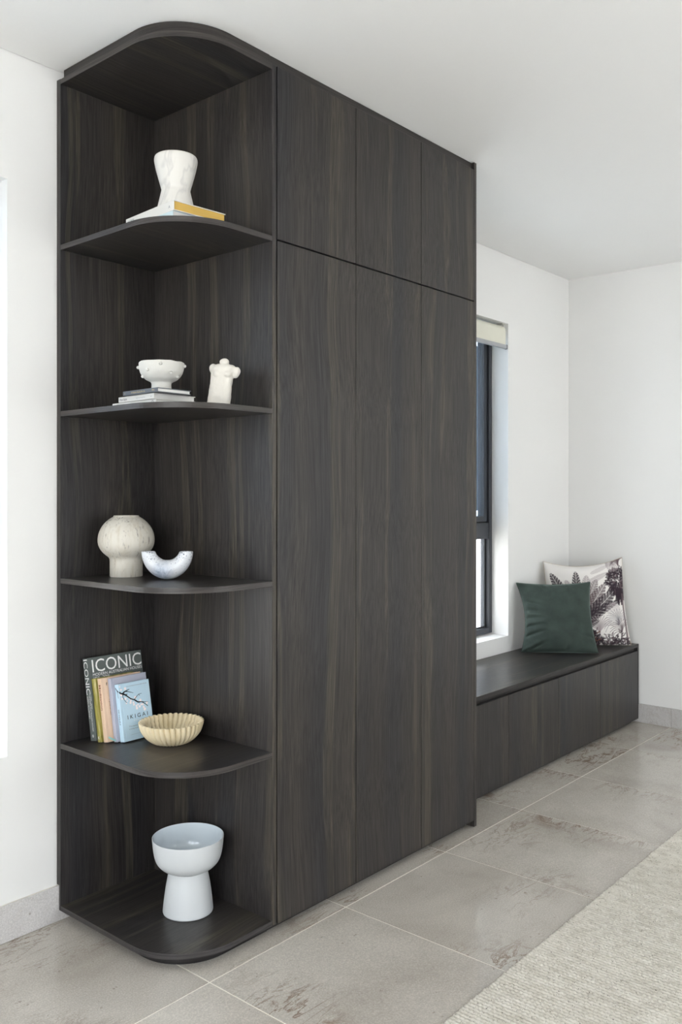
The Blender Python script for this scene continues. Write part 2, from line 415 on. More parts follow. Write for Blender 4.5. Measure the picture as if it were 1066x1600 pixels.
# ------------------------------------------------------------------ room shell
def wall_with_openings(bm, axis, at0, at1, a0, a1, openings, height):
    """boxes around rectangular openings (o0, o1, z0, z1); axis 'x' = wall runs along x"""
    def bx(u0, u1, z0, z1):
        if axis == 'x': box(bm, u0, u1, at0, at1, z0, z1)
        else: box(bm, at0, at1, u0, u1, z0, z1)
    cur = a0
    for (o0, o1, z0, z1) in sorted(openings):
        bx(cur, o0, 0, height)
        if z0 > 0: bx(o0, o1, 0, z0)
        bx(o0, o1, z1, height); cur = o1
    bx(cur, a1, 0, height)
bm = bmesh.new(); wall_with_openings(bm, 'x', 0.0, 0.165, XL-0.25, XR+0.25, [WIN1, WIN2], H+0.1); struct(mk('wall_back', bm, M['wall']))
bm = bmesh.new(); wall_with_openings(bm, 'y', XR, XR+0.25, YF-0.25, 0, [], H+0.1); struct(mk('wall_right', bm, M['wall']))
bm = bmesh.new(); wall_with_openings(bm, 'y', XL-0.25, XL, YF-0.25, 0, [OPEN_L], H+0.1); struct(mk('wall_left', bm, M['wall']))
bm = bmesh.new(); wall_with_openings(bm, 'x', YF-0.25, YF, XL, XR, [OPEN_F, OPEN_F2], H+0.1); struct(mk('wall_front', bm, M['wall']))
bm = bmesh.new(); box(bm, XL, XR, YF, -0.003, H, H+0.12); struct(mk('ceiling', bm, M['ceiling']))

bm = bmesh.new(); box(bm, XL-0.25, XR+0.25, YF-0.25, 0.25, -0.15, -0.0012)
floor = struct(mk('floor', bm, M['grout']))
TX, TY, TX0, TY0 = 0.5845, 1.169, 0.0806, -0.6415
GR = 0.0024
tile_me = None
for i in range(-8, 7):
    for j in range(-4, 2):
        x0, x1 = TX0+i*TX, TX0+(i+1)*TX; y0, y1 = TY0+(j-1)*TY, TY0+j*TY
        cx0, cx1, cy0, cy1 = max(x0, XL), min(x1, XR), max(y0, YF), min(y1, 0.0)
        if cx1-cx0 < 0.02 or cy1-cy0 < 0.02: continue
        full = abs(cx1-cx0-TX) < 1e-6 and abs(cy1-cy0-TY) < 1e-6
        if full and tile_me:
            o = bpy.data.objects.new('tile', tile_me); COL.objects.link(o); o.parent = floor
        else:
            bm = bmesh.new(); box(bm, cx0-x0+GR, cx1-x0-GR, cy0-y0+GR, cy1-y0-GR, -0.01, 0.0)
            o = mk('tile', bm, M['tile'], floor)
            if full: tile_me = o.data
        o.location = (x0, y0, 0)

def skirting(name, segs):
    bm = bmesh.new()
    for s in segs: box(bm, *s[0])
    root = struct(mk(name, bm, M['grout']))
    for s in segs:
        for t in s[1]:
            b2 = bmesh.new(); box(b2, *[c - d for c, d in zip(t, (t[0], t[0], t[2], t[2], t[4], t[4]))])
            o = mk('tile', b2, M['skirting'], root); o.location = (t[0], t[2], t[4])
def run_x(x0, x1, step, ya, yb, h):
    out = []; x = x0
    while x < x1-0.01: out.append((x+0.001, min(x+step, x1)-0.001, ya, yb, 0.002, h)); x += step
    return out
def run_y(y0, y1, step, xa, xb, h):
    out = []; y = y0
    while y > y1+0.01: out.append((xa, xb, max(y-step, y1)+0.001, y-0.001, 0.002, h)); y -= step
    return out
skirting('baseboard_back', [((XL, 0.060, -0.009, -0.001, 0.0, 0.112), run_x(-1.60-1.169, 0.060, 1.169, -0.0125, -0.009, 0.113))])
skirting('baseboard_right', [((XR-0.008, XR-0.001, YF, -0.47, 0.0, 0.110), run_y(-0.064+0.0, YF, 0.5845, XR-0.0125, XR-0.008, 0.112))])

# ------------------------------------------------------------------ windows
def window(name, W, spacer_right=False):
    x0, x1, z0, z1 = W
    bm = bmesh.new(); f = 0.030; ya, yb = 0.105, 0.164
    zt0, zt1 = z0+0.545, z0+0.635                     # transom
    box(bm, x0, x0+f, ya, yb, z0+0.008, z1, 0.002); box(bm, x1-f, x1, ya, yb, z0+0.008, z1, 0.002)
    box(bm, x0+f-0.003, x1-f+0.003, ya+0.002, yb, z0+0.008, z0+0.008+f, 0.002); box(bm, x0+f-0.003, x1-f+0.003, ya+0.002, yb, z1-f, z1, 0.002)
    box(bm, x0+f-0.003, x1-f+0.003, ya+0.004, yb, zt0, zt1, 0.002)
    root = struct(mk(name, bm, M['frame']))
    xa, xb = x0+f+0.007, x1-f-0.007
    bm = bmesh.new()                                   # awning sash
    sa, sb = zt1+0.008, z1-f-0.008; m = 0.030; y1, y2 = 0.117, 0.160
    box(bm, xa, xa+m, y1, y2, sa, sb, 0.0015); box(bm, xb-m, xb, y1, y2, sa, sb, 0.0015)
    box(bm, xa+m-0.002, xb-m+0.002, y1, y2, sa, sa+m, 0.0015); box(bm, xa+m-0.002, xb-m+0.002, y1, y2, sb-m, sb, 0.0015)
    sash = mk('sash', bm, M['frame'], root)
    bm = bmesh.new(); box(bm, xa+m-0.004, xb-m+0.004, 0.146, 0.152, sa+m-0.004, sb-m+0.004); mk('glass_pane', bm, M['glass'], sash)
    bm = bmesh.new(); box(bm, xa+m-0.004, xb-m+0.004, 0.132, 0.133, sa+m-0.004, sb-m+0.004); mk('insect_screen', bm, M['screen'], sash)
    bm = bmesh.new(); q = f-0.004                      # seal between frame and sash
    box(bm, x0+q, x0+f+0.012, 0.128, 0.16, zt1-0.002, z1-f+0.002); box(bm, x1-f-0.012, x1-q, 0.128, 0.16, zt1-0.002, z1-f+0.002)
    box(bm, x0+f, x1-f, 0.128, 0.16, zt1-0.002, zt1+0.011); box(bm, x0+f, x1-f, 0.128, 0.16, z1-f-0.011, z1-f+0.002)
    mk('seal', bm, M['seal'], root)
    zb = z0+0.008+f
    bm = bmesh.new(); box(bm, x0+f-0.004, x1-f+0.004, 0.135, 0.141, zb-0.004, zt0+0.004); mk('glass_pane', bm, M['glass'], root)
    bm = bmesh.new()
    for xs in (x0+f-0.001, x1-f-0.007):
        box(bm, xs, xs+0.008, 0.128, 0.1345, zb-0.001, zt0+0.001)
    box(bm, x0+f, x1-f, 0.128, 0.1345, zb-0.001, zb+0.008)
    mk('glazing_bead', bm, M['seal'], root)
    bm = bmesh.new()
    for xs in (x0+f+0.010, x1-f-0.028):
        box(bm, xs, xs+0.018, 0.1345, 0.1349, zb+0.006, zt0)
    mk('spacer', bm, M['spacer'], root)
    return root
window('window_1', WIN1); window('window_2', WIN2)

def added_glazed_door(name, axis, at, O):  # doors out of view, added as daylight openings
    u0, u1, z0, z1 = O; bm = bmesh.new(); f = 0.06
    def bx(b, a0, a1, za, zb, t=0.05):
        if axis == 'x': box(b, a0, a1, at-t/2, at+t/2, za, zb)
        else: box(b, at-t/2, at+t/2, a0, a1, za, zb)
    n = max(1, round((u1-u0)/1.1)); w = (u1-u0)/n
    bx(bm, u0, u1, z0, z0+f); bx(bm, u0, u1, z1-f, z1)
    for k in range(n+1):
        c = u0+k*w; a = max(u0, c-f/2); bx(bm, a, min(u1, a+f), z0+f, z1-f)
    root = struct(mk(name, bm, M['frame']))
    for k in range(n):
        b2 = bmesh.new(); bx(b2, u0+k*w+f/2, u0+(k+1)*w-f/2, z0+f, z1-f, 0.006); mk('glass_pane', b2, M['glass'], root)
added_glazed_door('added_door_1', 'y', XL-0.12, OPEN_L)
added_glazed_door('added_door_2', 'x', YF-0.12, OPEN_F)
added_glazed_door('added_door_3', 'x', YF-0.12, OPEN_F2)

# outdoors
bm = bmesh.new(); box(bm, -8, 14, 2.6, 2.8, -0.15, 1.12); box(bm, -8, 14, 2.57, 2.83, 1.12, 1.17, 0.005)  # wall added so the lower window pane shows white
tag(mk('added_white_wall', bm, M['render']), 'low white rendered wall added outside so the lower pane of the bench window looks white', 'wall')
nb = thing('added_dark_house', 'dark blue-grey clad house added outside to darken the upper pane of the bench window', 'house', (1.0, 7.0, -0.15))  # house added to tone down the upper window pane
bm = bmesh.new(); box(bm, 0.05, 14.95, 0.05, 6.0, 0, 5.0); mk('wall', bm, M['cladding'], nb)
bm = bmesh.new()
for k in range(28): box(bm, 0, 15.0, 0.0, 0.05, 0.02+k*0.178, 0.02+k*0.178+0.17)
bd_ = mk('cladding', bm, M['cladding'], nb); bd_['kind'] = 'stuff'
bm = bmesh.new(); box(bm, -0.3, 15.3, -0.3, 6.3, 5.0, 5.15); mk('roof', bm, M['frame'], nb)
bm = bmesh.new(); box(bm, XL-0.4, XR+0.4, 0.166, 1.0, 2.44, 2.56); struct(mk('added_eave', bm, M['render']))  # eave out of view, added to block the sun from the windows
bm = bmesh.new(); box(bm, -40, 40, -40, 40, -0.30, -0.151); struct(mk('ground', bm, M['paving']))

# ------------------------------------------------------------------ roller blind
bx1 = WIN2[1]-0.014; bx0 = WIN2[0]+0.014
blind = thing('roller_blind', 'cream roller blind rolled up at the top of the window over the bench', 'blind', (0, 0, 0))
bm = bmesh.new()
ry, rz, rr = 0.042, 2.272, 0.034
pts = [(ry+rr*math.cos(a), rz+rr*math.sin(a)) for a in np.linspace(-PI*0.9, PI, 40)]
pts = [(ry-rr, 2.190)] + [(ry+rr*math.cos(a), rz+rr*math.sin(a)) for a in np.linspace(PI, -PI*0.92, 40)]
va = [bm.verts.new((bx0, y, z)) for y, z in pts]; vb = [bm.verts.new((bx1, y, z)) for y, z in pts]
for i in range(len(pts)-1): bm.faces.new((va[i], va[i+1], vb[i+1], vb[i]))
bm.faces.new(va[1:]); bm.faces.new(vb[1:][::-1])
mk('fabric', bm, M['blind'], blind, True, 40)
bm = bmesh.new(); box(bm, bx0, bx1+0.002, ry-rr-0.008, ry-rr+0.008, 2.172, 2.196, 0.005); bar = mk('bottom_bar', bm, M['blind_bar'], blind, True, 40)
bm = bmesh.new(); box(bm, bx1+0.002, bx1+0.006, ry-rr-0.009, ry-rr+0.009, 2.171, 2.197, 0.003); mk('end_cap', bm, M['ink_grey'], bar)
bm = bmesh.new(); box(bm, bx1+0.002, bx1+0.0135, ry-0.02, ry+0.02, 2.25, 2.3165, 0.002); box(bm, bx1-0.02, bx1+0.0135, ry-0.025, ry+0.03, 2.312, 2.3168, 0.001)
mk('bracket', bm, M['bracket'], blind)

# ------------------------------------------------------------------ joinery dimensions
D, L_, T, R_ = 0.60, 0.3668, 0.0165, 0.205
X1, X2, X3, XE0, XE = 0.3868, 0.7676, 1.1495, 1.5190, 1.5369
SHELF = [0.0516, 0.5655, 1.0884, 1.6166, 2.1434]
ZS = 2.6516
BP = -0.022                                             # face of the back panel
def outline(off=0.0, xr=L_, ry=BP, r=R_, n=20):
    x0, yf = off, -(D-off); r = r-off
    pts = [(x0, ry), (x0, yf+r)]
    for k in range(1, n+1):
        a = PI + (PI/2)*k/n
        pts.append((x0+r+r*math.cos(a), yf+r+r*math.sin(a)))
    pts += [(xr, yf), (xr, ry)]
    return pts

unit = thing('shelf_unit', 'tall open end shelf unit of dark-stained wood with rounded corner shelves', 'shelf unit')
bm = bmesh.new(); box(bm, 0.0, L_, BP, -0.0132, 0.0355, 2.669, 0.0008); box(bm, 0.0, L_, -0.0133, -0.0005, 0.1145, 2.669)
mk('back_panel', bm, M['wood_z'], unit)
bm = bmesh.new(); box(bm, L_, L_+0.018, -D, -0.0005, 0.0355, 2.669, 0.0012); mk('side_panel', bm, M['wood_z'], unit)
def shelf_board(name, z1, t=T):
    bm = bmesh.new(); prism(bm, outline(), z1-t, z1, 0.0012)
    o = mk(name, bm, [M['wood_x'], M['wood_edge_lit']], unit)
    for p in o.data.polygons:
        if abs(p.normal.z) < 0.6: p.material_index = 1
    return o
for z in SHELF: shelf_board('shelf', z)
shelf_board('top_panel', ZS+T)
bm = bmesh.new(); prism(bm, outline(0.012), ZS+T+0.0002, H-0.0005); mk('fascia', bm, M['wood_band'], unit)
bm = bmesh.new(); prism(bm, outline(0.042, xr=L_+0.018, ry=-0.014), 0.0002, SHELF[0]-T); mk('plinth', bm, M['wood_plinth'], unit)

ward = thing('wardrobe', 'tall full-height dark wood wardrobe with six plain handleless doors', 'wardrobe')
bm = bmesh.new(); box(bm, X1, XE0-0.001, -0.578, -0.0005, 0.034, 2.668); mk('carcass', bm, M['shadow_gap'], ward)
g = 0.0016
cols = [(X1+0.003, X2-g), (X2+g, X3-g), (X3+g, XE0-0.002)]
for a, b_ in cols:
    bm = bmesh.new(); box(bm, a, b_, -D, -0.5795, 0.0335, 2.1335, 0.001); mk('door', bm, M['wood_z'], ward)
    bm = bmesh.new(); box(bm, a, b_, -D, -0.5795, 2.1385, 2.669, 0.001); mk('door', bm, M['wood_z'], ward)
bm = bmesh.new(); box(bm, XE0, XE, -D, -0.0005, 0.006, H-0.0005, 0.001); mk('end_panel', bm, M['wood_z'], ward)
bm = bmesh.new(); box(bm, L_+0.0005, XE0-0.0005, -0.5865, -0.5, 2.6695, H-0.0005); mk('fascia', bm, M['wood_band'], ward)
bm = bmesh.new(); box(bm, L_+0.019, XE0-0.001, -0.556, -0.53, 0.0002, 0.034); mk('plinth', bm, M['wood_plinth'], ward)

DB, ZB = 0.4586, 0.4675
BX0, BX1 = XE+0.0005, 3.570
bench = thing('bench_cabinet', 'long low dark wood window bench with four cupboard doors', 'bench')
bm = bmesh.new(); box(bm, BX0, BX1, -DB, -0.0005, ZB-0.018, ZB, 0.0012); bt = mk('bench_top', bm, [M['wood_x'], M['wood_plinth']], bench)
for p in bt.data.polygons:
    if abs(p.normal.z) < 0.6: p.material_index = 1
bm = bmesh.new(); box(bm, BX0, BX1-0.02, -DB+0.022, -0.0005, 0.026, ZB-0.0182); mk('carcass', bm, M['shadow_gap'], bench)
bm = bmesh.new(); box(bm, BX0, BX1-0.0185, -DB+0.020, -DB+0.0225, 0.40, ZB-0.0183); mk('finger_rail', bm, M['wood_plinth'], bench)
seams = [BX0, 2.0424, 2.5437, 3.0364, BX1-0.0185]
for a, b_ in zip(seams, seams[1:]):
    bm = bmesh.new(); box(bm, a+0.0014, b_-0.0014, -DB, -DB+0.018, 0.026, 0.4275, 0.001); mk('door', bm, M['wood_z'], bench)
bm = bmesh.new(); box(bm, BX1-0.018, BX1, -DB, -0.0005, 0.112, ZB-0.0182, 0.0008); box(bm, BX1-0.018, BX1-0.006, -DB, -0.0005, 0.026, 0.112)
mk('end_panel', bm, M['wood_z'], bench)
bm = bmesh.new(); box(bm, BX0, BX1-0.03, -DB+0.035, -DB+0.055, 0.0002, 0.026); mk('plinth', bm, M['wood_plinth'], bench)

# ------------------------------------------------------------------ rug
def rug():
    x0, x1, y1, y0 = -0.4, 3.25, -1.243, -3.6
    xs = np.concatenate([np.arange(x0, 2.6, 0.0027), np.arange(2.6, x1+0.001, 0.0045)])
    ys = np.concatenate([np.arange(y1, -2.1, -0.0036), np.arange(-2.1, y0-0.001, -0.0072)])
    nx, ny = len(xs), len(ys); Xg, Yg = np.meshgrid(xs, ys, indexing='ij')
    rng = np.random.default_rng(3)
    pitch = 0.0135
    row = Xg/pitch; ri = np.floor(row).astype(int); fr = row-ri
    base = np.abs(np.sin(PI*fr))**0.75
    ph = rng.random(4000)*6.28; amp = 0.6+0.5*rng.random(4000)
    loops = 0.5+0.5*np.sin(Yg*2*PI/0.0145 + ph[ri % 4000])
    fine = rng.random(Xg.shape)
    Z = 0.005 + 0.0065*base*(0.55+0.45*loops*amp[ri % 4000]) + 0.0012*fine
    Xj = Xg + 0.0010*(rng.random(Xg.shape)-0.5); Yj = Yg + 0.0016*(rng.random(Xg.shape)-0.5)
    Yj[:, 0] += 0.003*np.sin(xs*180)+0.002*(rng.random(nx)-0.5)
    Z[:, 0] = 0.0008; Z[:, -1] = 0.0008; Z[0, :] = 0.0008; Z[-1, :] = 0.0008
    V = np.stack([Xj, Yj, Z], -1).reshape(-1, 3)
    i = np.arange(nx-1)[:, None]; j = np.arange(ny-1)[None, :]; a = (i*ny+j)
    Fq = np.stack([a, a+1, a+ny+1, a+ny], -1).reshape(-1, 4)
    me = bpy.data.meshes.new('rug')
    me.vertices.add(len(V)); me.vertices.foreach_set('co', V.ravel())
    me.loops.add(Fq.size); me.loops.foreach_set('vertex_index', Fq.ravel().astype(np.int32))
    me.polygons.add(len(Fq)); me.polygons.foreach_set('loop_start', (np.arange(len(Fq))*4).astype(np.int32))
    me.polygons.foreach_set('loop_total', np.full(len(Fq), 4, np.int32))
    me.update(calc_edges=True); me.polygons.foreach_set('use_smooth', [True]*len(Fq))
    if me.polygons[0].normal.z < 0: me.flip_normals()
    me.materials.append(M['rug'])
    o = bpy.data.objects.new('rug', me); COL.objects.link(o)
    tag(o, 'cream and grey chunky woven wool rug lying on the stone floor', 'rug')
rug()

# ------------------------------------------------------------------ lettering
def text(name, body, parent, mat, o, xd, yd, height=None, width=None, lift=0.0003, align='LEFT', thick=0.0):
    """flat lettering: cap height and/or total width in metres; o origin, xd reading direction, yd up direction"""
    cu = bpy.data.curves.new('txt', 'FONT'); cu.body = body; cu.size = 1.0; cu.resolution_u = 3; cu.offset = thick
    to = bpy.data.objects.new('txt', cu); COL.objects.link(to)
    dg = bpy.context.evaluated_depsgraph_get(); me = bpy.data.meshes.new_from_object(to.evaluated_get(dg))
    bpy.data.objects.remove(to, do_unlink=True); bpy.data.curves.remove(cu)
    n = len(me.vertices); co = np.empty(n*3); me.vertices.foreach_get('co', co); co = co.reshape(-1, 3)
    mnx, mxx = co[:, 0].min(), co[:, 0].max()
    sy = (height/0.70) if height else width/(mxx-mnx)
    sx = (width/(mxx-mnx)) if width else sy
    x = (co[:, 0]-mnx)*sx; y = co[:, 1]*sy
    if align == 'CENTER': x -= (mxx-mnx)*sx/2
    xd = np.array(xd, float); yd = np.array(yd, float); nrm = np.cross(xd, yd)
    P = np.array(o, float) + x[:, None]*xd + y[:, None]*yd + nrm*lift
    me.vertices.foreach_set('co', P.ravel()); me.update()
    me.name = name; me.materials.clear(); me.materials.append(mat)
    ob = bpy.data.objects.new(name, me); COL.objects.link(ob); ob.parent = parent
    return ob

# ------------------------------------------------------------------ books
def book_parts(root, w, l, t, cov, pages, board=0.0022, over=0.003, label=None, flush=False):
    """local axes: x from the spine outward (width w), y along the spine (length l), z thickness t"""
    ov = 0.0 if flush else over
    bm = bmesh.new()
    box(bm, 0, w, 0, l, 0, board, 0.0005); box(bm, 0, w, 0, l, t-board, t, 0.0005)
    box(bm, -0.0004, board, 0, l, 0.0002, t-0.0002, 0.0008)
    c = mk('cover', bm, cov, root)
    bm = bmesh.new(); box(bm, board, w-ov, ov+0.0004, l-ov-0.0004, board, t-board); mk('pages', bm, pages, root)
    return c

def flat_book(name, label, group, x, y, z, rz, w, l, t, cov, pages, **kw):
    r = thing(name, label, 'book', (x, y, z), (0, 0, rz), group)
    return r, book_parts(r, w, l, t, cov, pages, **kw)

M['cov_white'] = paper('cover_white', lin(220, 218, 213), 0.5); M['cov_ice'] = paper('cover_ice_blue', lin(205, 222, 226), 0.5)
M['cov_slate'] = paper('cover_slate', lin(92, 96, 102), 0.5)
G1 = 'books lying flat on the top shelf'
lo_t, hi_t = 0.0276, 0.0290
z1 = SHELF[4]+0.0002
r, c = flat_book('book', 'ice blue book at the bottom of the pair under the hourglass vase', G1, 0.0715, -0.4925, z1, math.radians(-3), 0.19, 0.255, lo_t, M['cov_ice'], M['pages'], flush=True)
r, c = flat_book('book', 'white book with mustard yellow page edges lying under the hourglass vase', G1, 0.0704, -0.4979, z1+lo_t+0.0002, math.radians(-4.5), 0.186, 0.258, hi_t, M['cov_white'], M['pages_yellow'])
text('lettering', 'NORM', c, M['ink_grey'], (-0.0006, 0.246, hi_t*0.46), (0, -1, 0), (0, 0, 1), height=0.0085)
text('lettering', 'A', c, M['ink_grey'], (-0.0006, 0.026, hi_t*0.3), (0, -1, 0), (0, 0, 1), height=0.009)

G2 = 'books stacked under the knobbed bowl'
z2 = SHELF[3]+0.0002
tb, tm, tt = 0.0168, 0.0166, 0.0130
r, c = flat_book('book', 'white book with black lettering at the bottom of the stack of three', G2, 0.066, -0.4225, z2, math.radians(-1.5), 0.185, 0.225, tb, M['cov_white'], M['pages'])
text('lettering', 'Houseplants', c, M['ink_dark'], (-0.0006, 0.20, tb*0.32), (0, -1, 0), (0, 0, 1), height=0.0075)
text('lettering', 'O', c, M['ink_dark'], (-0.0006, 0.022, tb*0.22), (0, -1, 0), (0, 0, 1), height=0.0095)
r, c = flat_book('book', 'white plant styling book in the middle of the stack of three', G2, 0.060, -0.4205, z2+tb+0.0002, math.radians(-2.5), 0.150, 0.186, tm, M['cov_white'], M['pages'])
text('lettering', 'Plant Style', c, M['ink_dark'], (-0.0006, 0.178, tm*0.32), (0, -1, 0), (0, 0, 1), height=0.0065)
text('lettering', 'alana langan and jacqui vidal', c, M['ink_grey'], (-0.0006, 0.090, tm*0.40), (0, -1, 0), (0, 0, 1), height=0.0028)
text('lettering', '#', c, M['ink_dark'], (-0.0006, 0.016, tm*0.35), (0, -1, 0), (0, 0, 1), height=0.004)
r, c = flat_book('book', 'slate grey book with gold lettering on top of the stack of three', G2, 0.050, -0.4495, z2+tb+tm+0.0004, math.radians(-0.8), 0.123, 0.170, tt, M['cov_slate'], M['pages'])
text('lettering', 'A Modern Guide For Us', c, M['ink_gold'], (-0.0006, 0.128, tt*0.32), (0, -1, 0), (0, 0, 1), height=0.0048)
text('lettering', 'MPG', c, M['ink_gold'], (-0.0006, 0.026, tt*0.34), (0, -1, 0), (0, 0, 1), height=0.0045)
text('lettering', 'luo', c, M['ink_gold'], (-0.0006, 0.163, tt*0.34), (0, -1, 0), (0, 0, 1), height=0.0030)
ZST = z2+tb+tm+tt+0.0006

# standing books: local x = width, z = height, front cover at y = -t
LEAN = 0.185
def standing_book(label, X, Yb, w, h, t, cov, hinge=0.006):
    r = thing('book', label, 'book', (X, Yb, SHELF[1]+0.0003), (-LEAN, 0, 0), 'books leaning on the fourth shelf down')
    bd = 0.0024; bm = bmesh.new()
    box(bm, 0, w, -bd, 0, 0, h, 0.0006)
    box(bm, hinge+0.0035, w, -t, -t+bd, 0, h, 0.0006); box(bm, 0, hinge, -t, -t+bd, 0, h, 0.0006); box(bm, hinge-0.001, hinge+0.0045, -t+0.0007, -t+bd, 0, h)
    box(bm, -0.0004, bd, -t+0.0002, -0.0002, 0, h, 0.0008)
    c = mk('cover', bm, cov, r)
    bm = bmesh.new(); box(bm, bd, w-0.003, -t+bd, -bd, 0.003, h-0.003); mk('pages', bm, M['pages'], r)
    return r, c
DN, RT = (0, 0, -1), (0, -1, 0)
M['cov_iconic'] = paper('cover_grey_green', lin(94, 100, 98), 0.5)
M['cov_olive'] = paper('cover_olive', lin(150, 142, 70), 0.5)
M['cov_peach'] = paper('cover_peach', lin(226, 196, 170), 0.55)
M['cov_lilac'] = paper('cover_lilac', lin(176, 178, 192), 0.6)
M['cov_blue'] = paper('cover_pale_blue', lin(192, 218, 234), 0.5)
# olive mottled spine
_m = M['cov_olive']; _nt = _m.node_tree; _b = _nt.nodes['Principled BSDF']
_n = noise(_nt, mapping(_nt, (120, 120, 9)).outputs[0], 1, 4, 0.6, 0.5); _r = ramp(_nt, [(0.3, lin(96, 92, 40)), (0.5, lin(156, 148, 72)), (0.72, lin(206, 200, 150))])
_nt.links.new(_n.outputs['Fac'], _r.inputs[0]); _nt.links.new(_r.outputs[0], _b.inputs['Base Color'])

t = 0.0305; h = 0.2607; w = 0.206
r, c = standing_book('large grey-green architecture book with white capitals, rearmost of the leaning books', 0.0785, -0.0715, w, h, t, M['cov_iconic'], 0.008)
text('lettering', 'ICONIC', c, M['ink_white'], (0.012, -t, h*0.818), (1, 0, 0), (0, 0, 1), height=0.041, width=w-0.0155, thick=0.0)
text('lettering', 'MODERN AUSTRALIAN HOUSES', c, M['ink_white'], (0.012, -t, h*0.771), (1, 0, 0), (0, 0, 1), height=0.0092, width=w-0.0155)
text('lettering', '1950 - 2000', c, M['ink_white'], (0.012, -t, h*0.728), (1, 0, 0), (0, 0, 1), height=0.0092)
text('lettering', 'ICONIC', c, M['ink_white'], (-0.0005, -0.0042, h*0.985), DN, RT, height=0.0215, width=h*0.43, thick=0.0)
text('lettering', 'KAREN MCCARTNEY', c, M['ink_white'], (-0.0005, -0.0050, h*0.535), DN, RT, height=0.0065, width=h*0.27)
text('lettering', 'MODERN AUSTRALIAN HOUSES', c, M['ink_white'], (-0.0005, -0.0165, h*0.545), DN, RT, height=0.0055, width=h*0.43)
text('lettering', '1950 - 2000', c, M['ink_white'], (-0.0005, -0.0240, h*0.545), DN, RT, height=0.0040, width=h*0.16)
text('emblem', 'O', c, M['ink_white'], (-0.0005, -0.0120, h*0.075), DN, RT, height=0.0075, thick=0.03)

t = 0.0150; h = 0.2000
r, c = standing_book('olive green book squeezed between the grey architecture book and the peach one', 0.0835, -0.1032, 0.150, h, t, M['cov_olive'])
text('lettering', 'K', c, M['ink_white'], (-0.0005, -0.0045, 0.010), (0, -1, 0), (0, 0, 1), height=0.0085, thick=0.02)

t = 0.0200; h = 0.2005; w = 0.152
r, c = standing_book('peach book with brown lettering down its spine among the leaning books', 0.0945, -0.1190, w, h, t, M['cov_peach'])
text('lettering', 'Meditation', c, M['ink_brown'], (-0.0005, -0.0055, h*0.90), DN, RT, height=0.0090, width=h*0.40, thick=0.018)
text('lettering', 'a modern guide', c, M['ink_gold'], (-0.0005, -0.0065, h*0.46), DN, RT, height=0.0045, width=h*0.26)
text('lettering', 'f', c, M['ink_dark'], (0.0165, -t, h*0.88), (1, 0, 0), (0, 0, 1), height=0.009, thick=0.02)
text('lettering', 'a guide to calm', c, M['ink_brown'], (0.0215, -t, h*0.66), DN, (1, 0, 0), height=0.0035, width=h*0.25)

t = 0.0165; h = 0.2000
r, c = standing_book('plain lilac grey cloth book with a turquoise ribbon, behind the pale blue book', 0.1180, -0.1404, 0.137, h, t, M['cov_lilac'])
bm = bmesh.new()
rp = [(0.006, -0.0100, 0.0030), (-0.002, -0.0100, 0.0035), (-0.010, -0.0095, 0.0075), (-0.019, -0.0095, 0.0135), (-0.026, -0.0100, 0.0185)]
va = [bm.verts.new(p) for p in rp]; vb = [bm.verts.new((p[0]+0.0015, p[1]-0.001, p[2]+0.0050)) for p in rp]
for i in range(4): bm.faces.new((va[i], va[i+1], vb[i+1], vb[i]))
ro = mk('ribbon', bm, M['ribbon'], r); ro['label'] = 'turquoise ribbon bookmark'
sm = ro.modifiers.new('thick', 'SOLIDIFY'); sm.thickness = 0.0005

t = 0.0205; h = 0.1810; w = 0.1180
r, c = standing_book('small pale blue book with cherry blossom branch, frontmost of the leaning books', 0.1300, -0.1575, w, h, t, M['cov_blue'])
F0 = -t
text('lettering', 'I K I G A I', c, M['ink_dark'], (w*0.185, F0, h*0.372), (1, 0, 0), (0, 0, 1), height=0.0125, width=w*0.66, thick=0.004)
text('lettering', 'THE INTERNATIONAL BESTSELLER', c, M['ink_grey'], (w*0.24, F0, h*0.930), (1, 0, 0), (0, 0, 1), height=0.0026, width=w*0.68)
text('lettering', 'E S S A I', c, M['ink_white'], (w*0.38, F0, h*0.322), (1, 0, 0), (0, 0, 1), height=0.004, width=w*0.26)
text('lettering', 'The Japanese secret to', c, M['ink_grey'], (w*0.20, F0, h*0.235), (1, 0, 0), (0, 0, 1), height=0.0036, width=w*0.60)
text('lettering', 'a long and happy life', c, M['ink_grey'], (w*0.20, F0, h*0.190), (1, 0, 0), (0, 0, 1), height=0.0036, width=w*0.56)
text('lettering', 'IKIGAI', c, M['ink_dark'], (-0.0005, -0.0065, h*0.56), DN, RT, height=0.0058, width=h*0.26)
bm = bmesh.new(); box(bm, w*0.22, w*0.62, F0-0.0003, F0+0.0004, h*0.098, h*0.100); mk('rule_line', bm, M['ink_grey'], c)
def uv_(x, y):
    xl = 560+(y-475)*0.067; yt = 475-(x-560)*0.16
    return (x-xl)/378*w, (1-(y-yt)/745)*h
def strokes(paths):
    bm = bmesh.new()
    for pts, w0, w1 in paths:
        P = [Vector((uv_(*p)[0], F0-0.0005, uv_(*p)[1])) for p in pts]
        L = []; R = []
        for i, p in enumerate(P):
            d = (P[min(i+1, len(P)-1)]-P[max(i-1, 0)]).normalized(); n = Vector((-d.z, 0, d.x))
            wd = 1.35*(w0+(w1-w0)*i/(len(P)-1))
            L.append(bm.verts.new(p+n*wd)); R.append(bm.verts.new(p-n*wd))
        for i in range(len(P)-1): bm.faces.new((L[i], L[i+1], R[i+1], R[i]))
    return bm
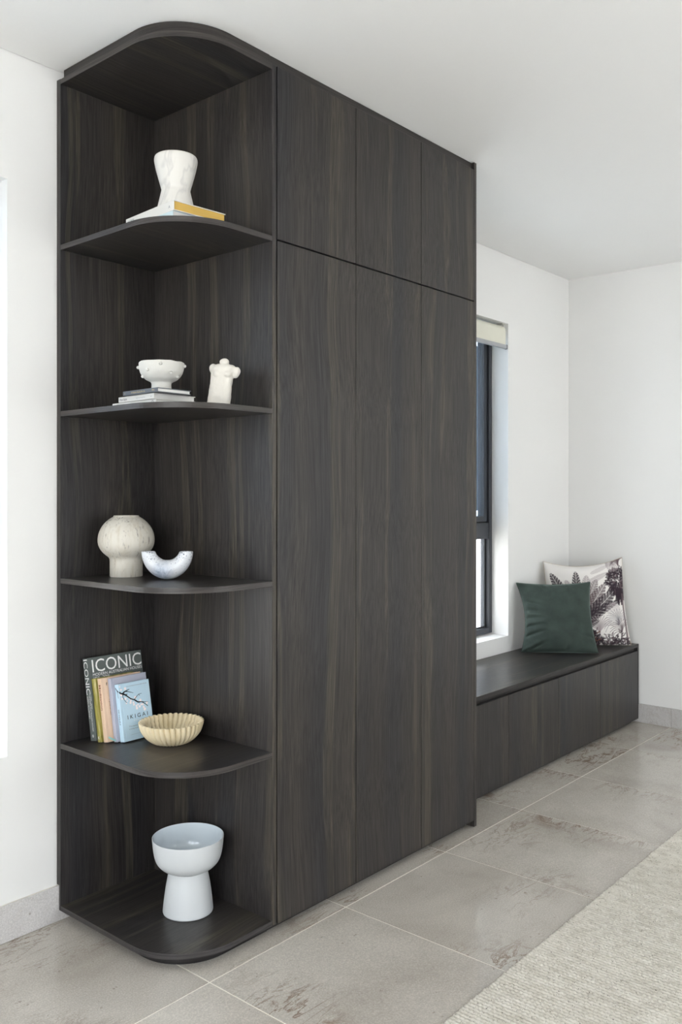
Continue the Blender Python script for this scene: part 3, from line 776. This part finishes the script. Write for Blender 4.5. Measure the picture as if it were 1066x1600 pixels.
BR = [([(566, 575), (590, 592), (625, 602), (665, 632), (700, 662), (745, 680), (790, 708), (840, 712), (880, 740), (912, 772)], 0.0019, 0.0007),
      ([(605, 600), (625, 575), (650, 560), (690, 540)], 0.0022, 0.0006), ([(640, 565), (690, 575), (738, 590)], 0.001, 0.0004),
      ([(745, 680), (775, 640), (800, 612), (840, 600)], 0.0009, 0.0004), ([(800, 612), (815, 630)], 0.0006, 0.0004),
      ([(608, 605), (610, 640), (635, 690), (655, 715)], 0.0010, 0.0004), ([(840, 712), (915, 715)], 0.0008, 0.0003),
      ([(608, 600), (650, 612), (665, 600)], 0.0022, 0.0008), ([(755, 685), (790, 712), (815, 716)], 0.0019, 0.001)]
mk('branch_print', strokes(BR), M['ink_dark'], c)
bm = bmesh.new()                                        # branch carried round onto the spine
for (a, b_, wd) in (((-0.004, 0.945), (-0.010, 0.90), 0.0014), ((-0.010, 0.90), (-0.019, 0.865), 0.0016), ((-0.012, 0.89), (-0.015, 0.76), 0.0008)):
    y0_, z0_ = a[0], a[1]*h; y1_, z1_ = b_[0], b_[1]*h
    d = Vector((0, y1_-y0_, z1_-z0_)).normalized(); n = Vector((0, -d.z, d.y))*wd
    bm.faces.new([bm.verts.new(Vector((-0.0008, y0_, z0_))+n), bm.verts.new(Vector((-0.0008, y1_, z1_))+n), bm.verts.new(Vector((-0.0008, y1_, z1_))-n), bm.verts.new(Vector((-0.0008, y0_, z0_))-n)])
mk('branch_print', bm, M['ink_dark'], c)
bm = bmesh.new(); rnd = random.Random(5)
for (x, y) in [(575, 600), (590, 612), (640, 660), (660, 690), (690, 665), (705, 690), (720, 670), (735, 715), (700, 715), (760, 650), (770, 760), (790, 745), (810, 770), (830, 745), (860, 780), (880, 800), (850, 745), (900, 730), (640, 530), (680, 640), (740, 740), (775, 790), (575, 505), (590, 545), (820, 690), (870, 810), (650, 720), (600, 660)]:
    u, v = uv_(x, y)
    if not (0.004 < u < w-0.003): continue
    rad0 = rnd.uniform(0.0026, 0.0052); ph = rnd.random()*6
    vs = []
    for k in range(20):
        a = 2*PI*k/20; rr = rad0*(0.72+0.28*abs(math.cos(2.5*a+ph)))
        vs.append(bm.verts.new((u+rr*math.cos(a), F0-0.0004-0.00002*rnd.random(), v+rr*math.sin(a))))
    bm.faces.new(vs)
mk('blossom_print', bm, M['ink_pink'], c)

# ------------------------------------------------------------------ ceramics
VIEW = -YAW                                             # local -y faces the camera side of the room

# hourglass vase on the top books
hz = z1+lo_t+hi_t+0.0004
bm = bmesh.new()
prof = spline([(0.0555, 0.0), (0.0570, 0.005), (0.0545, 0.018), (0.0487, 0.043), (0.0447, 0.060), (0.0433, 0.068), (0.0447, 0.076), (0.0505, 0.096), (0.0582, 0.124), (0.0632, 0.146), (0.0648, 0.156), (0.0640, 0.164), (0.0615, 0.1685), (0.058, 0.1685), (0.055, 0.158), (0.046, 0.120), (0.036, 0.068), (0.030, 0.03)], 6)
lathe(bm, [(max(a, 0.001), b) for a, b in prof], 72, close_top=True)
o = mk('vase', bm, M['marble'], None, True, 60); o.location = (0.156, -0.401, hz)
tag(o, 'white marbled hourglass vase standing on two books on the top shelf', 'vase')

# knobbed footed bowl
kb = thing('footed_bowl', 'white handmade footed bowl dotted with small round knobs on a book stack', 'bowl', (0.144, -0.347, ZST), (0, 0, VIEW))
def wob(k, r, z, a):
    n = mnoise.noise(Vector((math.cos(a)*1.3, math.sin(a)*1.3, z*18)))
    top = 0.0018*mnoise.noise(Vector((math.cos(a)*2.2, math.sin(a)*2.2, 3))) * (1 if z > 0.06 else 0)
    return r*(1+0.022*n), z+top*1.5
prof = spline([(0.0305, 0.0), (0.0305, 0.012), (0.0300, 0.024), (0.033, 0.031), (0.049, 0.040), (0.0615, 0.055), (0.0675, 0.073), (0.0685, 0.085), (0.0680, 0.0895), (0.0655, 0.0905), (0.0635, 0.086), (0.060, 0.070), (0.050, 0.054), (0.030, 0.043), (0.004, 0.040)], 6)
bm = bmesh.new(); lathe(bm, prof, 72, wob, close_top=True); mk('bowl', bm, M['white_clay'], kb, True, 60)
for ang, z in ((-88, 0.076), (88, 0.080), (9, 0.079), (-27, 0.062), (38, 0.054), (-66, 0.046), (70, 0.045), (130, 0.066), (165, 0.050), (-130, 0.058), (-165, 0.078), (150, 0.080)):
    a = math.radians(ang-90)
    rr = np.interp(z, [0.031, 0.040, 0.055, 0.073, 0.085], [0.033, 0.049, 0.0615, 0.0675, 0.0685])
    bm = bmesh.new(); bmesh.ops.create_uvsphere(bm, u_segments=12, v_segments=8, radius=0.0052)
    bmesh.ops.transform(bm, matrix=Matrix.Rotation(a, 4, 'Z') @ Matrix.Diagonal((1.15, 1.0, 1.0, 1)), verts=bm.verts)
    k = mk('knob', bm, M['white_clay'], kb, True); k.location = ((rr+0.0022)*math.cos(a), (rr+0.0022)*math.sin(a), z)

# torso sculpture: one continuous remeshed figure
def torso():
    bm = bmesh.new()
    secs = [  # z, centre x, half width, half depth
        (0.000, -0.004, 0.0355, 0.026), (0.010, -0.004, 0.0360, 0.027), (0.040, 0.000, 0.0350, 0.026), (0.070, 0.003, 0.0335, 0.024),
        (0.095, 0.007, 0.0345, 0.0245), (0.112, 0.010, 0.0365, 0.0255), (0.124, 0.011, 0.0360, 0.0225), (0.132, 0.011, 0.029, 0.017), (0.136, 0.011, 0.016, 0.012)]
    rings = []
    for z, cx, hw, hd in secs:
        ring = []
        for i in range(40):
            a = 2*PI*i/40; cs, sn = math.cos(a), math.sin(a)
            x = cx+hw*math.copysign(abs(cs)**0.8, cs); y = hd*math.copysign(abs(sn)**0.8, sn)
            ring.append(bm.verts.new((x, y, z)))
        rings.append(ring)
    for a, b in zip(rings, rings[1:]):
        for i in range(40): bm.faces.new((a[i], a[(i+1) % 40], b[(i+1) % 40], b[i]))
    bm.faces.new(rings[0][::-1]); bm.faces.new(rings[-1])
    def ell(c, s, rot=0.0):
        r_ = bmesh.ops.create_icosphere(bm, subdivisions=3, radius=1.0)
        bmesh.ops.transform(bm, matrix=Matrix.Translation(c) @ Matrix.Rotation(rot, 4, 'Y') @ Matrix.Diagonal((*s, 1)), verts=r_['verts'])
    ell((0.014, 0.0, 0.142), (0.0150, 0.0135, 0.012))              # neck stump
    ell((-0.020, 0.0, 0.122), (0.0125, 0.014, 0.0155))             # shoulder stump
    ell((0.050, 0.0, 0.110), (0.0125, 0.014, 0.0185), 0.35)        # arm stump
    ell((0.037, 0.0, 0.122), (0.016, 0.014, 0.0115), 0.5)
    ell((-0.005, -0.0185, 0.104), (0.0135, 0.0105, 0.012)); ell((0.025, -0.0185, 0.103), (0.0135, 0.0105, 0.012))
    me = bpy.data.meshes.new('t'); bm.to_mesh(me); bm.free()
    o = bpy.data.objects.new('t', me); COL.objects.link(o)
    m1 = o.modifiers.new('r', 'REMESH'); m1.mode = 'VOXEL'; m1.voxel_size = 0.0016
    m2 = o.modifiers.new('s', 'SMOOTH'); m2.factor = 0.6; m2.iterations = 6
    dg = bpy.context.evaluated_depsgraph_get(); me2 = bpy.data.meshes.new_from_object(o.evaluated_get(dg))
    bpy.data.objects.remove(o, do_unlink=True)
    for v in me2.vertices:
        n = mnoise.noise(v.co*75); v.co += v.normal*0.0010*n
        if v.co.z < 0.0008: v.co.z = 0
    zmin = min(v.co.z for v in me2.vertices)
    for v in me2.vertices: v.co.z -= zmin
    me2.name = 'torso_sculpture'; me2.materials.clear(); me2.materials.append(M['plaster']); me2.polygons.foreach_set('use_smooth', [True]*len(me2.polygons))
    o = bpy.data.objects.new('torso_sculpture', me2); COL.objects.link(o)
    o.location = (0.270, -0.470, SHELF[3]+0.0003); o.rotation_euler = (0, 0, VIEW)
    tag(o, 'white plaster torso sculpture with stub arms standing beside the knobbed bowl', 'sculpture')
torso()

# globe vase
bm = bmesh.new()
R0, zc = 0.0900, 0.1125
prof = [(0.051, 0.0), (0.0520, 0.0025), (0.0520, 0.048), (0.0525, 0.054)]
prof = prof[:3]+[(0.0522, 0.050), (0.0527, 0.0560), (0.0545, 0.0602)]
prof += [(R0*math.cos(a), 0.1165+(0.068 if a < 0 else R0*0.95)*math.sin(a)) for a in np.linspace(-0.86, 1.09, 44)]
prof += [(0.0405, 0.1945), (0.0398, 0.1962), (0.0382, 0.1968), (0.0362, 0.1955), (0.0350, 0.188), (0.045, 0.180), (0.070, 0.15), (0.070, 0.09), (0.04, 0.05), (0.002, 0.045)]
lathe(bm, prof, 96, close_top=True)
o = mk('vase', bm, M['weathered'], None, True, 50); o.location = (0.1765, -0.1225, SHELF[2]+0.0003); o.rotation_euler = (0, 0, 0.6)
tag(o, 'round weathered cream globe vase on a short cylindrical foot', 'vase')

# U-shaped vase
def u_vase():
    bm = bmesh.new(); N, K = 60, 28; rings = []
    W, Hh = 0.0600, 0.0680
    zbot = 0.0305
    for i in range(N+1):
        s = -1+2*i/N; a = s*PI*0.44
        cx, cz = W*math.sin(a), zbot + Hh*(1-math.cos(a))
        tx, tz = W*math.cos(a), Hh*math.sin(a); l = math.hypot(tx, tz); tx /= l; tz /= l
        r = 0.0305 - (0.0305-0.0215)*abs(s)**1.3
        bl = abs(s)**5; nx_, nz_ = -tz*(1-bl)-math.copysign(1, s)*bl, tx*(1-bl); l = math.hypot(nx_, nz_); nx_ /= l; nz_ /= l
        rings.append([bm.verts.new((cx+nx_*r*math.cos(b), r*1.0*math.sin(b), cz+nz_*r*math.cos(b))) for b in [2*PI*k/K for k in range(K)]])
    for a, b in zip(rings, rings[1:]):
        for k in range(K): bm.faces.new((a[k], a[(k+1) % K], b[(k+1) % K], b[k]))
    for ring in (rings[0], rings[-1]):                 # flat rims with sunk mouths
        c = sum((v.co for v in ring), Vector())/K
        def inner(f, dz): return [bm.verts.new(c+(v.co-c)*f+Vector((0, 0, dz))) for v in ring]
        i0, i1, i2 = inner(0.93, 0.0016), inner(0.74, 0.0012), inner(0.66, -0.02)
        for p, q in ((ring, i0), (i0, i1), (i1, i2)):
            for k in range(K): bm.faces.new((p[k], p[(k+1) % K], q[(k+1) % K], q[k]))
        bm.faces.new(i2)
    zm = min(v.co.z for v in bm.verts)
    for v in bm.verts: v.co.z -= zm
    o = mk('vase', bm, M['speckled'], None, True, 50); o.location = (0.1925, -0.3135, SHELF[2]+0.0003); o.rotation_euler = (0, 0, VIEW)
    tag(o, 'white and blue speckled U-shaped vase in front of the globe vase', 'vase')
u_vase()

# fluted ivory bowl
def fluted():
    NR = 34; n = NR*10
    outer = spline([(0.052, 0.0), (0.062, 0.003), (0.0790, 0.016), (0.0935, 0.034), (0.1010, 0.053), (0.1035, 0.0660)], 6)
    inner_ = spline([(0.0985, 0.0665), (0.093, 0.050), (0.080, 0.030), (0.056, 0.014), (0.020, 0.008), (0.002, 0.0075)], 6)
    prof = outer+inner_; no = len(outer)
    def fn(k, r, z, a):
        hz_ = min(1, z/0.06); ph = NR*a + 2.6*hz_
        lobe = abs(math.sin(ph/2))**0.62
        amp = 0.0125*(0.55+0.45*hz_)
        if k < no: rr = r - amp*(1-lobe)
        else: rr = r - amp*(1-lobe)*0.85 if r > 0.03 else r
        zz = z + (0.0022*(lobe-0.5) if z > 0.05 else 0)
        return max(rr, 0.001), zz
    bm = bmesh.new(); lathe(bm, prof, n, fn, close_top=True)
    o = mk('fluted_bowl', bm, M['ivory'], None, True, 70); o.location = (0.2395, -0.2740, SHELF[1]+0.0003)
    tag(o, 'ivory fluted bowl with scalloped rim in front of the leaning books', 'bowl')
fluted()

# pedestal bowl
pv = thing('pedestal_bowl', 'large white pedestal bowl standing alone on the bottom shelf', 'bowl', (0.2438, -0.3515, SHELF[0]+0.0003))
bm = bmesh.new()
prof = [(0.0740, 0.0), (0.0770, 0.0012), (0.0780, 0.004)] + spline([(0.0780, 0.006), (0.0745, 0.040), (0.0690, 0.080), (0.0630, 0.112), (0.0600, 0.130)], 5)
lathe(bm, prof, 80, close_top=True); mk('pedestal', bm, M['porcelain'], pv, True, 50)
outer = spline([(0.052, 0.1300), (0.066, 0.1335), (0.083, 0.143), (0.096, 0.157), (0.1035, 0.175), (0.1080, 0.200), (0.1110, 0.2310)], 7)
bm = bmesh.new(); lathe(bm, outer+[(0.1112, 0.2325), (0.1105, 0.2332), (0.1095, 0.2330)], 96); bowl = mk('bowl', bm, M['porcelain'], pv, True, 60)
inner_ = spline([(0.1095, 0.2330), (0.1062, 0.205), (0.1010, 0.178), (0.0930, 0.161), (0.0790, 0.148), (0.055, 0.140), (0.002, 0.137)], 7)
bm = bmesh.new(); lathe(bm, inner_, 96, close_bottom=False, close_top=True)
gl = mk('glazed_lining', bm, M['glaze'], bowl, True, 60); gl['label'] = 'glossy pale blue glazed inside of the bowl'

# ------------------------------------------------------------------ cushions
def cushion_grid(n, half, thick, pinch, seed, wrinkle, corners=((0, 0),)*4):
    u = np.linspace(-1, 1, n); U, Vv = np.meshgrid(u, u, indexing='ij')
    X = half*U*(1-np.where(U < 0, pinch[0], pinch[1])*(1-Vv**2)*np.abs(U)**3); Z = half*Vv*(1-np.where(Vv < 0, pinch[2], pinch[3])*(1-U**2)*np.abs(Vv)**3)
    (ax, az), (bx_, bz), (cx_, cz), (dx_, dz) = corners      # extra reach of the corners: top left, top right, bottom left, bottom right
    wtl, wtr, wbl, wbr = [(0.5+sx*U/2)*(0.5+sz*Vv/2) for sx, sz in ((-1, 1), (1, 1), (-1, -1), (1, -1))]
    X = X + (wtl**2*ax+wtr**2*bx_+wbl**2*cx_+wbr**2*dx_); Z = Z + (wtl**2*az+wtr**2*bz+wbl**2*cz+wbr**2*dz)
    B = thick*np.power(np.clip((1-U**2)*(1-Vv**2), 0, 1), 0.42)
    W = np.zeros_like(B)
    for i in range(n):
        for j in range(n):
            p = Vector((U[i, j]*2.2+seed, Vv[i, j]*2.2, seed))
            p2 = Vector((U[i, j]*3+seed, Vv[i, j]*7, seed*2))
            W[i, j] = mnoise.noise(p)*0.8+mnoise.noise(p2)*0.45*max(0.0, 0.15-U[i, j]*0.9)
    edge = np.clip((1-np.maximum(np.abs(U), np.abs(Vv)))*6, 0, 1)
    if seed > 5 and seed < 6:                                   # creases pulled in from the side and lower edges
        for (u0, v0, ang, ln, am) in ((-1, 0.45, -0.25, 0.7, 1.0), (-1, 0.20, -0.12, 0.55, 1.2), (-1, -0.05, 0.05, 0.8, 1.0), (-1, -0.30, 0.16, 0.7, 1.3), (-0.9, -0.55, 0.30, 0.6, 1.1),
                                      (-0.8, -0.95, 0.5, 0.6, 1.3), (-0.4, 1.0, -1.2, 0.35, 0.8), (0.3, 1.0, -1.7, 0.35, 0.7), (1, -0.6, 2.9, 0.5, 0.8), (0.2, -1, 1.2, 0.3, 0.8)):
            d0, d1 = math.cos(ang), math.sin(ang); a_ = (U-u0)*d0+(Vv-v0)*d1; p_ = -(U-u0)*d1+(Vv-v0)*d0
            W = W - 1.1*am*np.exp(-(p_/0.045)**2)*np.clip(1-a_/ln, 0, 1)*(a_ > -0.3) + 0.6*am*np.exp(-((p_-0.09)/0.06)**2)*np.clip(1-a_/ln, 0, 1)*(a_ > -0.3)
    return U, Vv, X, Z, B + wrinkle*W*np.clip(edge*1.5, 0, 1)
def grid_mesh(name, X, Y, Z, mat, parent, flip=False, colors=None):
    n = X.shape[0]; me = bpy.data.meshes.new(name); V = np.stack([X, Y, Z], -1).reshape(-1, 3)
    i = np.arange(n-1)[:, None]; j = np.arange(n-1)[None, :]; a = i*n+j
    q = [a, a+n, a+n+1, a+1] if not flip else [a, a+1, a+n+1, a+n]
    me.from_pydata(V.tolist(), [], np.stack(q, -1).reshape(-1, 4).tolist())
    me.polygons.foreach_set('use_smooth', [True]*len(me.polygons)); me.materials.append(mat)
    if colors is not None:
        at = me.color_attributes.new('print', 'FLOAT_COLOR', 'POINT'); at.data.foreach_set('color', np.concatenate([colors.reshape(-1, 3), np.ones((n*n, 1))], 1).ravel())
    o = bpy.data.objects.new(name, me); COL.objects.link(o); o.parent = parent; return o

def palm_print(n):
    u = np.linspace(0, 1, n); U, V = np.meshgrid(u, u, indexing='ij')
    C = np.ones((n, n, 3))*np.array(lin(228, 224, 220)[:3])
    rng = np.random.default_rng(11)
    def blend(mask, col):
        c = np.array(lin(*col)[:3]); m = np.clip(mask, 0, 1)[..., None]; C[:] = C*(1-m)+c*m
    def leaf(p0, p1, wid, col, dark=0.9, nst=13, feather=0.22, bend=0.0):
        p0 = np.array(p0); p1 = np.array(p1); d = p1-p0; Ln = np.hypot(*d); d = d/Ln; nn = np.array([-d[1], d[0]])
        s = ((U-p0[0])*d[0]+(V-p0[1])*d[1])/Ln; t = (U-p0[0])*nn[0]+(V-p0[1])*nn[1]
        t = t - bend*np.sin(PI*np.clip(s, 0, 1))
        prof = wid*np.sqrt(np.clip(np.sin(PI*np.clip(s, 0, 1)**0.8), 0, 1))
        inside = (s > 0) & (s < 1) & (np.abs(t) < prof)
        st = 0.5+0.5*np.sin(2*PI*(s*nst - np.abs(t)/max(wid, 1e-6)*1.6))
        m = inside*(dark-feather*st); m = np.where(inside & (np.abs(t) < 0.0035), 0.30, m)
        cut = inside & (st > 0.92) & (np.abs(t) > prof*0.55); m = np.where(cut, 0.05, m)
        blend(m, col)
    def line(p0, p1, wd, col, a=0.85, bend=0.0):
        p0 = np.array(p0); p1 = np.array(p1); d = p1-p0; Ln = np.hypot(*d)+1e-9; d = d/Ln; nn = np.array([-d[1], d[0]])
        s = ((U-p0[0])*d[0]+(V-p0[1])*d[1])/Ln; t = (U-p0[0])*nn[0]+(V-p0[1])*nn[1]-bend*np.sin(PI*np.clip(s, 0, 1))
        blend(((s > 0) & (s < 1))*np.clip(1.3-np.abs(t)/wd, 0, 1)*a, col)
    def fan(c, r, a0, a1, k, col, wd=0.006, droop=0.05):
        for a in np.linspace(a0, a1, k):
            line(c, (c[0]+r*math.cos(a), c[1]+r*math.sin(a)), wd, col, 0.8, droop*math.cos(a))
    DK, MD, LT, GR = (52, 42, 50), (96, 80, 84), (160, 148, 150), (128, 124, 130)
    # upper left leaves behind the green cushion
    leaf((0.30, 0.42), (0.06, 0.86), 0.075, DK, 0.95); leaf((0.36, 0.45), (0.24, 0.78), 0.06, LT, 0.8); leaf((0.36, 0.40), (0.37, 0.90), 0.062, DK, 0.95)
    leaf((0.44, 0.45), (0.50, 0.84), 0.07, LT, 0.75); leaf((0.42, 0.40), (0.62, 0.78), 0.07, MD, 0.75)
    leaf((0.5, 0.74), (0.78, 0.86), 0.035, LT, 0.6); leaf((0.55, 0.86), (0.82, 0.97), 0.03, LT, 0.5)
    # large banana leaves
    leaf((0.34, 0.22), (0.72, 0.72), 0.09, MD, 0.85); leaf((0.38, 0.24), (0.86, 0.66), 0.085, DK, 0.92); leaf((0.36, 0.16), (0.88, 0.52), 0.062, DK, 0.9, bend=0.05)
    # dark palm crown at the right
    for k in range(240):
        a = rng.uniform(0, 2*PI); rr = rng.uniform(0, 1)**0.5
        c = (0.90+0.145*rr*math.cos(a), 0.745+0.145*rr*math.sin(a)); b = a+rng.normal(0, 0.7)
        ln = rng.uniform(0.03, 0.07)
        line(c, (c[0]+ln*math.cos(b), c[1]+ln*math.sin(b)-0.015), 0.011, DK if rng.random() < 0.8 else MD, 0.9)
    for k in range(26):
        x = rng.uniform(0.85, 0.97); line((x, 0.66), (x+rng.normal(0, 0.02), rng.uniform(0.46, 0.56)), 0.010, DK, 0.9)
    fan((0.86, 0.96), 0.10, 2.2, 5.6, 16, LT, 0.007); fan((0.93, 0.92), 0.12, 0.6, 3.0, 14, MD, 0.006)
    line((0.955, 0.60), (0.965, 0.05), 0.017, MD, 0.95)
    fan((0.82, 0.50), 0.16, 3.9, 5.3, 11, LT, 0.004)
    # lower fan palms and undergrowth
    fan((0.86, 0.24), 0.19, 0.1, 3.6, 17, GR, 0.0045, 0.06); fan((0.90, 0.16), 0.16, 0.5, 4.0, 14, MD, 0.005, 0.05)
    fan((0.62, 0.16), 0.20, 0.3, 3.0, 15, LT, 0.006, 0.05); line((0.62, 0.0), (0.62, 0.17), 0.010, MD)
    leaf((0.40, 0.20), (0.62, 0.30), 0.04, DK, 0.85, 9)
    for k in range(420):
        x = rng.uniform(0.0, 1.0); y = abs(rng.normal(0, 0.055)) + (0.05 if x < 0.5 else 0.0)
        a = rng.uniform(0, PI); ln = rng.uniform(0.02, 0.05)
        line((x, y), (x+ln*math.cos(a), y+ln*math.sin(a)), 0.0085, DK if rng.random() < 0.6 else MD, 0.85)
    for k in range(120):
        x = rng.uniform(0.36, 0.60); y = rng.uniform(0.03, 0.15); a = rng.uniform(0.3, 2.8)
        line((x, y), (x+0.05*math.cos(a), y+0.05*math.sin(a)), 0.010, DK if rng.random() < 0.7 else (110, 78, 66), 0.9)
    return C

def cushion(name, label, loc, rz, lean, half, thick, n, front_mat, back_mat, colors=None, seed=1.0, wr=0.006, pinch=(0.07,)*4, corners=((0, 0),)*4):
    root = thing(name, label, 'cushion', loc, (-lean, 0, rz), 'cushions on the window bench')
    U, V, X, Z, B = cushion_grid(n, half, thick, pinch, seed, wr, corners)
    Z = Z+half
    floorfix = np.clip(-Z, 0, None); Z = np.maximum(Z, 0.0)
    grid_mesh('front_panel', X, -B, Z, front_mat, root, False, colors)
    U2, V2, X2, Z2, B2 = cushion_grid(n, half, thick*0.8, pinch, seed+9, wr*0.5, corners)
    bk = grid_mesh('back_panel', X2, B2, np.maximum(Z2+half, 0), back_mat, root, True)
    if back_mat is not front_mat: bk['label'] = 'plain beige cushion back'
    bm = bmesh.new(); k = n-1; st = max(1, n//40)
    idx = [(a, 0) for a in range(0, k, st)]+[(k, a) for a in range(0, k, st)]+[(k-a, k) for a in range(0, k, st)]+[(0, k-a) for a in range(0, k, st)]
    pts = [(X[a], -B[a], max(Z[a], 0.0015)) for a in idx]
    tube(bm, pts+[pts[0]], 0.0018, 6, cap=False); mk('seam', bm, back_mat, root, True)
    return root
NP = 230
cushion('cushion', 'large cushion with brown and white palm tree print in the bench corner', (3.302, -0.256, ZB+0.004), math.radians(-49.5), 0.15, 0.240, 0.075, NP, M['print'], M['beige_linen'], palm_print(NP), 2.3, 0.006, (0.07, 0.06, 0.0, 0.13), ((0.0, 0.010), (-0.010, 0.035), (0.0, 0), (0.02, 0)))
cushion('cushion', 'smaller plain dark green velvet cushion leaning in front of the palm print one', (2.968, -0.238, ZB+0.004), math.radians(-54), 0.20, 0.196, 0.092, 150, M['velvet'], M['velvet'], None, 5.1, 0.010, (0.15, 0.07, 0.0, 0.07), ((-0.024, -0.004), (-0.002, 0.004), (-0.004, 0), (0.028, 0)))
